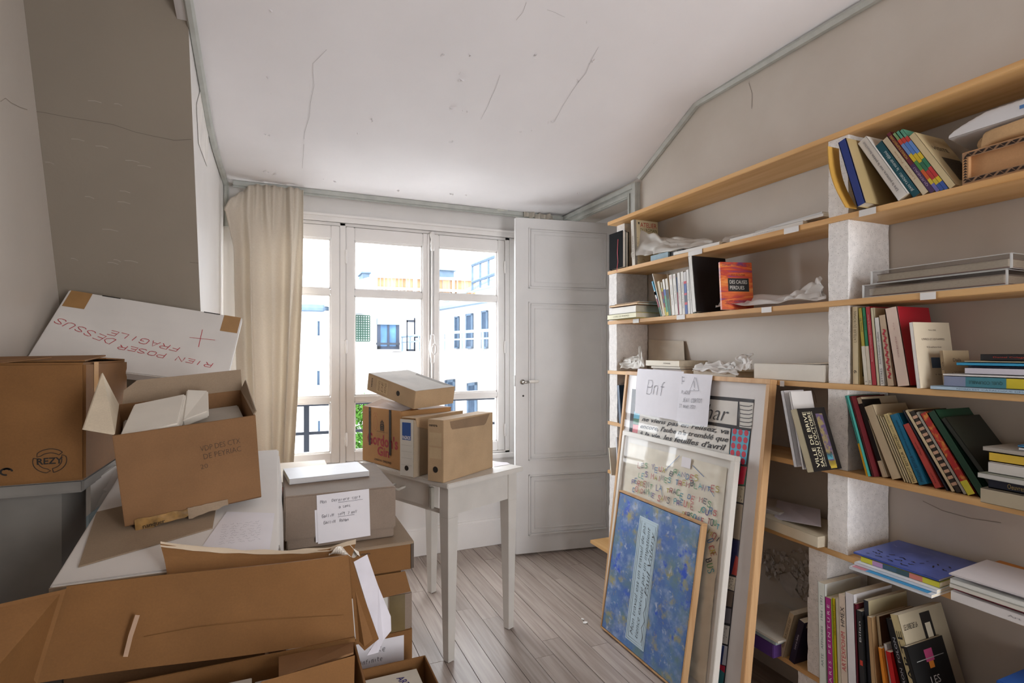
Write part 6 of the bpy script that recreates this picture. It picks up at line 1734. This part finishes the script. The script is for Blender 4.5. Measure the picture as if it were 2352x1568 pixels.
fl_stack([
    ('thin pale blue catalogue at the bottom of the near flat pile', .010, 2137, 1.635, .42, .20, '#9fb9cc', dict(spine='#a9c1d2', title=('NORD EST CATALOGUE DES EXPOSITIONS', '#5f7488', .6, .5, .4, False))),
    ('thick yellow, blue and green book lying upside down in the near flat pile', .026, 2168, 1.645, .36, .19, '#c8c2b4', dict(spine='#c9b62e', bands=((0, .12, '#7a8a5a'), (.62, .86, '#3f7a86'), (.86, 1, '#7d86a0')), title=[('PARIS LETTRISME', '#2f3a2a', .25, .38, .38, True), ('QUEL COUPABLE', '#22423f', .74, .2, .36, True)])),
    ('white magazine on the yellow and blue book', .006, 2166, 1.645, .35, .19, '#d6d4d2', dict()),
    ('white and pink edged catalogue in the near flat pile', .016, 2216, 1.650, .36, .18, '#b9b4c0', dict(spine='#c9c6d0', title=('Images', '#4a8a9a', .12, .1, .5, False))),
    ('navy covered booklet in the near flat pile', .004, 2224, 1.655, .32, .18, '#26304a', dict()),
    ('cyan covered catalogue in the near flat pile', .008, 2197, 1.650, .36, .19, '#2f8fb8', dict()),
    ('cream booklet under the black book', .004, 2215, 1.655, .36, .18, '#c3b898', dict()),
    ('black book with orange lettering on top of the near flat pile', .016, 2252, 1.655, .34, .17, '#1c1a1c', dict(title=[('Topor traits', '#d0442a', .35, .34, .55, False), ('Daniel Colagrossi', '#b03a2a', .80, .24, .3, False)])),
], zD, 0)

# --- shelf E, near bay
zE = SH['E']
W_ = mat('#cfccc8', 0.6, 0.03)
book('white magazine hanging out in front of the middle block', bmx(1.540, 1.235, zE + .0006, 12, .008), .008, .25, .098, '#c6c2bf', near=(('r', .1, .95, .02, .42, '#2a231c'), ('r', .5, .95, .18, .40, '#6f7026')))
book('folded white brochure behind the hanging magazine', bmx(1.548, 1.272, zE + .0006, 12, .012), .012, .25, .094, '#c9c7c8')
book('black catalogue titled for an autumn show, standing in front of the leaning row', bmx(1.513, 1.195, zE + .0006, 18, .024), .024, .198, .126, '#1b1716', '#b5ab8e', pages=mat('#b3a98c', .8), near=(
    ('v', 'VILLE DE BRIVE', .20, .5, .88, .12, '#d8cfae'), ('v', "SALON D'OCTOBRE", .36, .5, .88, .12, '#d8cfae'), ('v', 'CATALOGUE DES OEUVRES EXPOSEES', .47, .5, .88, .04, '#c9c1a8'),
    ('r', .60, .85, .06, .90, mat('#8a7a52', .5, .3, 60, second='#5a4a6a')), ('r', .62, .84, .02, .14, '#b39a3a'), ('r', .60, .80, .16, .28, '#4f8a96'), ('s', .72, .5, .2, .7, 8, '#2a2430')))
yr = pack('E', 1.100, [
    it('thin black booklet at the start of the leaning row', .006, .235, .15, 15, '#1d2026', X=1.645),
    it('thin teal and yellow booklet in the leaning row', .006, .248, .16, 16, '#3f8a80', b=((0, .4, '#c9961e'),), X=1.63),
    it('thin dark red booklet in the leaning row', .006, .248, .16, 17, '#5e1d22', X=1.64),
    it('black and cream portfolio in the leaning row', .014, .245, .17, 19, '#bfae92', b=((.2, .92, '#161412'),), near=(('r', 0, .5, .7, .97, '#14110f'), ('t', 'S', .85, .85, .12, .09, '#8a7a64'))),
    it('thick cream book with a blank spine in the leaning row', .027, .222, .16, 22, '#c6b596'),
    it('thin cream booklet, first of three in the leaning row', .006, .200, .14, 23, '#c4b48f', g='thin cream booklets'),
    it('thin cream booklet, second of three in the leaning row', .006, .198, .14, 23, '#c6b795', g='thin cream booklets'),
    it('thin cream booklet, third of three in the leaning row', .006, .196, .14, 23, '#bfae8a', g='thin cream booklets'),
    it('cream poster catalogue with black capitals on the spine', .017, .205, .14, 23, '#cdbb86', t=[('MAEGHT EDITEUR', '#3a3224', .23, .42, .42, True), ('AFFICHES', '#3a3224', .58, .2, .42, True), ('42, rue du Bac  75007 Paris', '#5a5040', .83, .3, .3, True)]),
    it('blue lithograph catalogue with navy lettering', .024, .205, .14, 23, '#1b6a8c', t=[('MAEGHT EDITEUR', '#12304a', .22, .36, .34, True), ('lithographies gravures originales', '#12304a', .66, .5, .26, True)]),
    it('coral red paperback in the leaning row', .018, .185, .13, 27, '#b0453e', t=[('Max Jacob', '#5a1f20', .6, .2, .26, True), ('Bourgois', '#5a1f20', .15, .16, .26, True)]),
    it('slim dark navy book behind the coral one', .006, .235, .15, 29, '#20202c'),
    it('slim ivory and black booklet in the leaning row', .009, .238, .15, 30, '#c9b896'),
    it('book with a brown checkered spine', .014, .235, .15, 30, '#2f2822', b=tuple((.08 + i * .075, .115 + i * .075, '#c09a80') for i in range(12))),
    it('slim grey book in the leaning row', .008, .235, .15, 30, '#9a958a'),
    it('red patterned book with a yellow label', .018, .232, .15, 30, mat('#a02420', .5, .3, 60, second='#c8823a', thr=(.35, .5)), b=((0, .16, '#c9bf3a'),)),
    it('dark green bound book in the leaning row', .022, .24, .16, 31, '#173a28', hard=True),
    it('black green limp folder slumped at the end of the leaning row', .012, .235, .16, 35, '#20221a'),
])
zz = fl_stack([
    ('tan slipcase with printed spine at the bottom of the pile at the near end', .036, 2252, 1.62, .30, .20, '#8f8470', dict(spine='#a59a84', title=('ECART  TEXTES', '#4a4438', .35, .5, .3, False))),
    ('navy leather book with gilt letters in the pile at the near end', .024, 2270, 1.635, .28, .18, '#1c2030', dict(hard=True, title=('Oeuvres', '#a8905a', .8, .12, .5, False))),
    ('grey green magazine in the pile at the near end', .012, 2236, 1.60, .33, .22, '#77796a', dict(spine='#b9b8b2', yaw=-3)),
    ('white patterned paperback with a violet label in the pile at the near end', .026, 2270, 1.64, .28, .17, mat('#c9c4bd', .6, .1, 90, second='#8f8a88', thr=(.3, .36)), dict(bands=((.3, .62, '#3f3a80'),))),
    ('yellow boxed book in the pile at the near end', .024, 2272, 1.65, .27, .17, '#b3922c', dict(spine='#c9a83a', hard=True)),
    ('grey flapped paper folder on the yellow boxed book', .010, 2252, 1.64, .30, .19, '#a39c92', dict(yaw=-2)),
    ('white leaflet on the grey folder at the near end', .007, 2340, 1.66, .2, .15, '#d3d1cf', dict()),
    ('blue leaflet topping the pile at the near end', .005, 2338, 1.66, .2, .15, '#3f7fae', dict()),
], zE, 0)

# --- shelf F
zF = SH['F']
flat('thick cream book lying in the far bay of the low shelf', zF, 1.62, yat(1878, 1.62), .036, .26, .19, '#c8bda4', '#cfc5ae', yaw=-4)
P = [at(1778, 1193, X=1.66), at(1886, 1212, X=1.66), at(1884, 1172, X=1.80), at(1785, 1150, X=1.80)]
tag(MB().plate([p + V((0, 0, .004)) for p in P], .001).build('paper_sheet', mat('#cdc8d2', .7)), 'folded pale sheet lying on the thick cream book', 'paper')
tag(MB().box(1.69, 1.84, yat(1790, 1.69), yat(1760, 1.69) + .2, zF + .001, zF + .05).build('white_box', mat('#cfcac4', .6), bevel=.002), 'white box at the back of the low shelf behind the oak frame', 'box')
book('upright white folder peeping out beside the oak frame', bmx(1.60, 2.36, zF + .0006, 4, .012), .012, .20, .15, '#c9cbd3')
book('cream booklet peeping out beside the oak frame', bmx(1.585, 2.395, zF + .0006, 10, .010), .010, .14, .12, '#cfc6b4')
book('dark blue book behind the oak frame on the fifth board', bmx(1.64, 2.40, zE + .0006, 6, .020), .020, .20, .14, '#2c4460')
# near bay of F: magazines
BLM = mat('#5468b8', .3, .15, 10, second='#41549f', thr=(.4, .6))
zq = zF
def magz(lab, z, X, y, L, D, T, c, yaw, **kw): return flat(lab, z, X, y, T, L, D, c, yaw=yaw, **kw)
yy = yat(2150, 1.56)
magz('white magazine with a cyan strip at the bottom of the low pile', zF, 1.562, 0.872, .215, .21, .008, '#c9cdd2', 3, near=(('r', .02, .16, .05, .8, '#2f86b8'), ('r', .02, .14, .8, .98, '#b97a86')))
magz('white brochure on the cyan strip magazine', zF + .009, 1.585, 0.872, .215, .20, .008, '#cfd3d8', 3)
magz('paperback with yellow, pink and teal edges under the blue magazine', zF + .018, 1.605, 0.876, .205, .19, .014, '#8a8a3a', 3, spine='#3a5a74', bands=((0, .2, '#c2bc38'), (.2, .36, '#c07468'), (.36, .52, '#35525c'), (.7, .84, '#a884b0'), (.84, 1, '#c2bc38')))
bm_ = magz('blue magazine with black brush writing on top of the low pile', zF + .033, 1.608, 0.880, .225, .232, .005, BLM, 3, near=())
Mb = fmx(1.608, 0.880, zF + .0335, 3)
strokes('brush_writing', bm_, (0.05, -0.0052, 0.135), (0, 0, -1), (1, 0, 0), scribble(.13, .075, 3, R), .0038, BLACK, M=Mb)
strokes('brush_writing', bm_, (0.10, -0.0052, 0.045), (0, 0, -1), (1, 0, 0), scribble(.08, .06, 2, R), .0038, BLACK, M=Mb)
strokes('white_scratches', bm_, (0.15, -0.0052, 0.13), (0, 0, -1), (1, 0, 0), scribble(.15, .08, 2, R, .03), .001, mat('#aab4dc', .6), M=Mb)
z0_ = zF
for k, (lab, T, X, y, L, c, kw) in enumerate((
    ('white book with a red spine line at the bottom of the near low pile', .024, 1.575, .40, .34, '#cfcccb', dict(bands=(), title=('Art contemporain', '#8a8688', .45, .4, .3, False), yaw=2)),
    ('crimson edged catalogue in the near low pile', .008, 1.59, .40, .34, '#8e1f3a', dict(yaw=3)),
    ('white and ochre edged catalogue in the near low pile', .010, 1.575, .42, .36, '#c9c6bc', dict(yaw=4)),
    ('white catalogue with a red dot in the near low pile', .012, 1.58, .40, .37, '#d0d2cd', dict(yaw=5)),
    ('striped red and blue leaflet in the near low pile', .004, 1.60, .44, .33, '#c3bcc4', dict(yaw=6)),
    ('orange booklet in the near low pile', .005, 1.60, .38, .32, '#c47a22', dict(yaw=1)),
    ('white sheet cover topping the near low pile', .003, 1.585, .40, .36, '#cfcacb', dict(yaw=10)))):
    magz(lab, z0_, X + .03, .848 - L, L, .20, T, c, kw.pop('yaw') * .4, **kw); z0_ += T + .0008

# --- shelf G
zG = SH['G']
vb = thing('cloth_box', 'violet cloth box with a grey board on top on the lowest shelf', 'box', (1.72, 1.7, zG))
yv0, yv1 = yat(1776, 1.60), yat(1728, 1.60)
MB().box(1.60, 1.84, yv0, yv1 + .12, zG + .001, zG + .052).build('case', mat('#4f2f6c', .7, .05, 30), vb, bevel=.002)
MB().box(1.60, 1.845, yv0 - .01, yv1 + .12, zG + .053, zG + .064).build('board', mat('#8f9a9a', .7, .1, 50), vb)
MB().box(1.60, 1.848, yv0 - .02, yv1 + .12, zG + .0645, zG + .072).build('sheet', mat('#cdc6b8', .7), vb)
book('beige paperback leaning against the violet box', bmx(1.64, yat(1788, 1.64), zG + .0006, -15, .020), .020, .175, .13, '#b5a488', t_ if False else '#b9a88c', title=('MON COEUR DANS LE VENT', '#5a5044', .55, .7, .4, True))
book('dark violet paperback with an orange label leaning on the beige one', bmx(1.64, yat(1812, 1.64), zG + .0006, -14, .022), .022, .165, .125, '#1e1730', title=('Lord et Selma', '#b9b4c4', .5, .35, .3, True), near=(('r', .3, 1, .74, .82, '#5a9aa0'), ('r', .3, 1, .66, .74, '#c46a3a'), ('t', 'du ...', .75, .48, .3, .04, '#c9c4cc'), ('r', .12, .98, .86, .97, '#b7a88e')))
yr = pack('G', yat(1882, 1.60), [
    it('tall white poster catalogue at the start of the lowest near row', .024, .340, .17, 1, '#d2d4cf', s='#cfd3ca', t=('ARTE   AFFICHES   1964 - 1971', '#6a7a74', .55, .66, .32, True), X=1.60),
    it('magenta spined art annual', .020, .302, .16, 2, '#8a9a3a', s='#a02a78', t=('P A R I S   P E I N T U R E', '#e0c8d8', .5, .86, .42, True), X=1.60),
    it('narrow bright yellow paperback in the lowest near row', .010, .306, .16, 2, '#d6c21c', t=('UN PEINTRE PAR LUI', '#8a7a1a', .78, .3, .5, True), X=1.605),
    it('narrow cream paperback next to the yellow one', .014, .310, .16, 2, '#cbc3ae', X=1.605),
    it('white catalogue with black and red characters on its spine', .022, .330, .17, 2, '#c9b8a6', t=[('■ □ ▦ ▥', '#33302e', .82, .2, .5, True), ('艺 术 展', '#b8464a', .5, .34, .6, True)] if False else [('HMEX', '#33302e', .80, .18, .55, True), ('ARTEXPOHM', '#b8464a', .48, .36, .6, True)], X=1.60),
    it('white tissue wrapped album in the lowest near row', .026, .345, .18, 2, '#d2cfd0', X=1.60),
    it('dark crimson slim book beside the tissue wrapped album', .006, .320, .16, 2, '#5a1424', X=1.60),
    it('black paperback with a red mark on its spine', .017, .305, .15, 3, '#232426', t=[('Bilan', '#b8b8b8', .8, .2, .35, True), ('■', '#b83a2a', .5, .05, .5, True)], X=1.60),
    it('tall cream spiral album with a black spine', .014, .340, .18, 3, '#c0b491', s='#2b2f38', X=1.61),
    it('tan cardboard folder standing in the lowest near row', .013, .300, .17, 4, '#a5855e', X=1.60),
    it('brown paperback with dark cover photograph', .010, .305, .16, 6, '#5a3a28', s='#c3b494', t=('Le Roman Terroir', '#4a4034', .5, .5, .45, True), X=1.62),
    it('narrow orange and blue paperback', .011, .226, .13, 8, '#cf7d20', b=((0, .28, '#b0a0a4'), (.28, .45, '#27458c')), X=1.60),
    it('narrow white paperback beside the orange one', .009, .240, .13, 9, '#d0cdca', X=1.61),
    it('bright red paperback in the lowest near row', .015, .228, .13, 11, '#b5161a', X=1.60),
    it('large black book on illustrated envelopes', .024, .322, .20, 14, '#15161a', t=('AUBRON  FOLON', '#b9bcc4', .6, .5, .3, True), hard=True, X=1.61, near=(('t', 'LES PLUS BELLES', .55, .42, .8, .07, '#d3cfc6'), ('t', 'ENVELOPPES', .55, .31, .7, .07, '#d3cfc6'), ('t', 'ILLUSTREES', .55, .20, .7, .07, '#d3cfc6'), ('t', 'de 1750 a nos jours', .5, .1, .7, .04, '#d3cfc6'), ('t', 'Pierre-Stephane', .45, .85, .4, .03, '#d3cfc6'))),
    it('cream phone card handbook with a big figure one', .022, .350, .20, 17, '#a69a82', s='#b5a67c', X=1.60, t=('TELECARTE', '#1d1a16', .48, .8, .62, True), near=(('r', .45, .68, .5, .97, '#1b1714'), ('t', '1', .565, .76, .12, .26, '#c9bfa8'), ('t', 'N°', .55, .55, .1, .04, '#c9bfa8'), ('t', 'LE LIVRE DE LA', .2, .9, .3, .04, '#2a2622'))),
    it('black phone card guide with teal lettering', .010, .280, .16, 17, '#141312', X=1.585, near=(('t', 'LES', .5, .66, .25, .07, '#d3cfc8'), ('t', 'Télécartes', .52, .5, .8, .10, '#3f9a86'), ('r', .15, .9, .845, .852, '#9a9a94'), ('r', .4, .62, .82, .93, '#a8406a'), ('r', .45, .58, .76, .82, '#c8782a'), ('r', .5, .85, .04, .32, mat('#c4a02a', .5, .3, 40, second='#7a3a5a')))),
], X=1.60)
bb = thing('box_file', 'bright blue box at the near end of the lowest shelf', 'box', (1.72, .5, zG))
MB().box(1.60, 1.84, .30, yat(2290, 1.60), zG + .001, zG + .28).build('body', mat('#1f4a8c', .5, .05), bb, bevel=.003)
MB().box(1.598, 1.842, .298, yat(2288, 1.60), zG + .26, zG + .288).build('lid', mat('#24529a', .5, .05), bb, bevel=.003)
tag(MB().tube([(1.62, 1.03, zG + .255), (1.62, 1.03, zG + .05)], .003, 6).build('ring_binding', BLACK), 'black ring binding of a sketchbook in the lowest row', 'binding') if False else None

# ------------------------------------------------------------------ small things on the boxes and floor
bkw = flat('white art catalogue lying on the grey archive box', 0.8525, 0.0, 0.0, 0.016, 0.26, 0.18, '#d2d3d8') if False else None
p0, p1, p2 = at(665, 1113, Z=0.853), at(848, 1093, Z=0.853), at(652, 1078, Z=0.853)
ux = (p1 - p0).normalized(); Lb = (p1 - p0).length
BMk = frame(p0, Z1.cross(ux), -Z1, ux)       # spine along ux, facing the room
wbk = book('white art catalogue with faint cover print lying on the grey archive box', BMk, 0.018, Lb, 0.185, '#d9dbe0', '#c9c8c8', title=[('Michel Butor', '#7a98b4', .58, .26, .5, False), ('BnF', '#8a8888', .18, .06, .5, False)])
bk2 = book('thin grey booklet under the white art catalogue', frame(p0 + V((-.012, .012, -0.0)), Z1.cross(ux), -Z1, ux), 0.004, 0.03, 0.12, '#b9b9bb') if False else None
for k, (px, py) in enumerate(((1338, 1422), (1344, 1430), (1140, 1425), (1280, 1457), (1268, 1355), (1010, 1375))):
    c = at(px, py, Z=0.001)
    if k > 1: continue
    mb = MB(); s_ = (.007, .011)[k]
    mb.plate([c + V((math.cos(a) * s_ * R.uniform(.6, 1.2), math.sin(a) * s_ * R.uniform(.6, 1.2), .003)) for a in (0, 1.1, 2.2, 3.3, 4.4, 5.5)], .003)
    tag(mb.build('paint_chip', mat('#dcdad6', .6)), ['smaller white paint chip lying on the floorboards', 'larger white paint chip lying on the floorboards'][k], 'chip', 'paint chips on the floor')
flush_text()
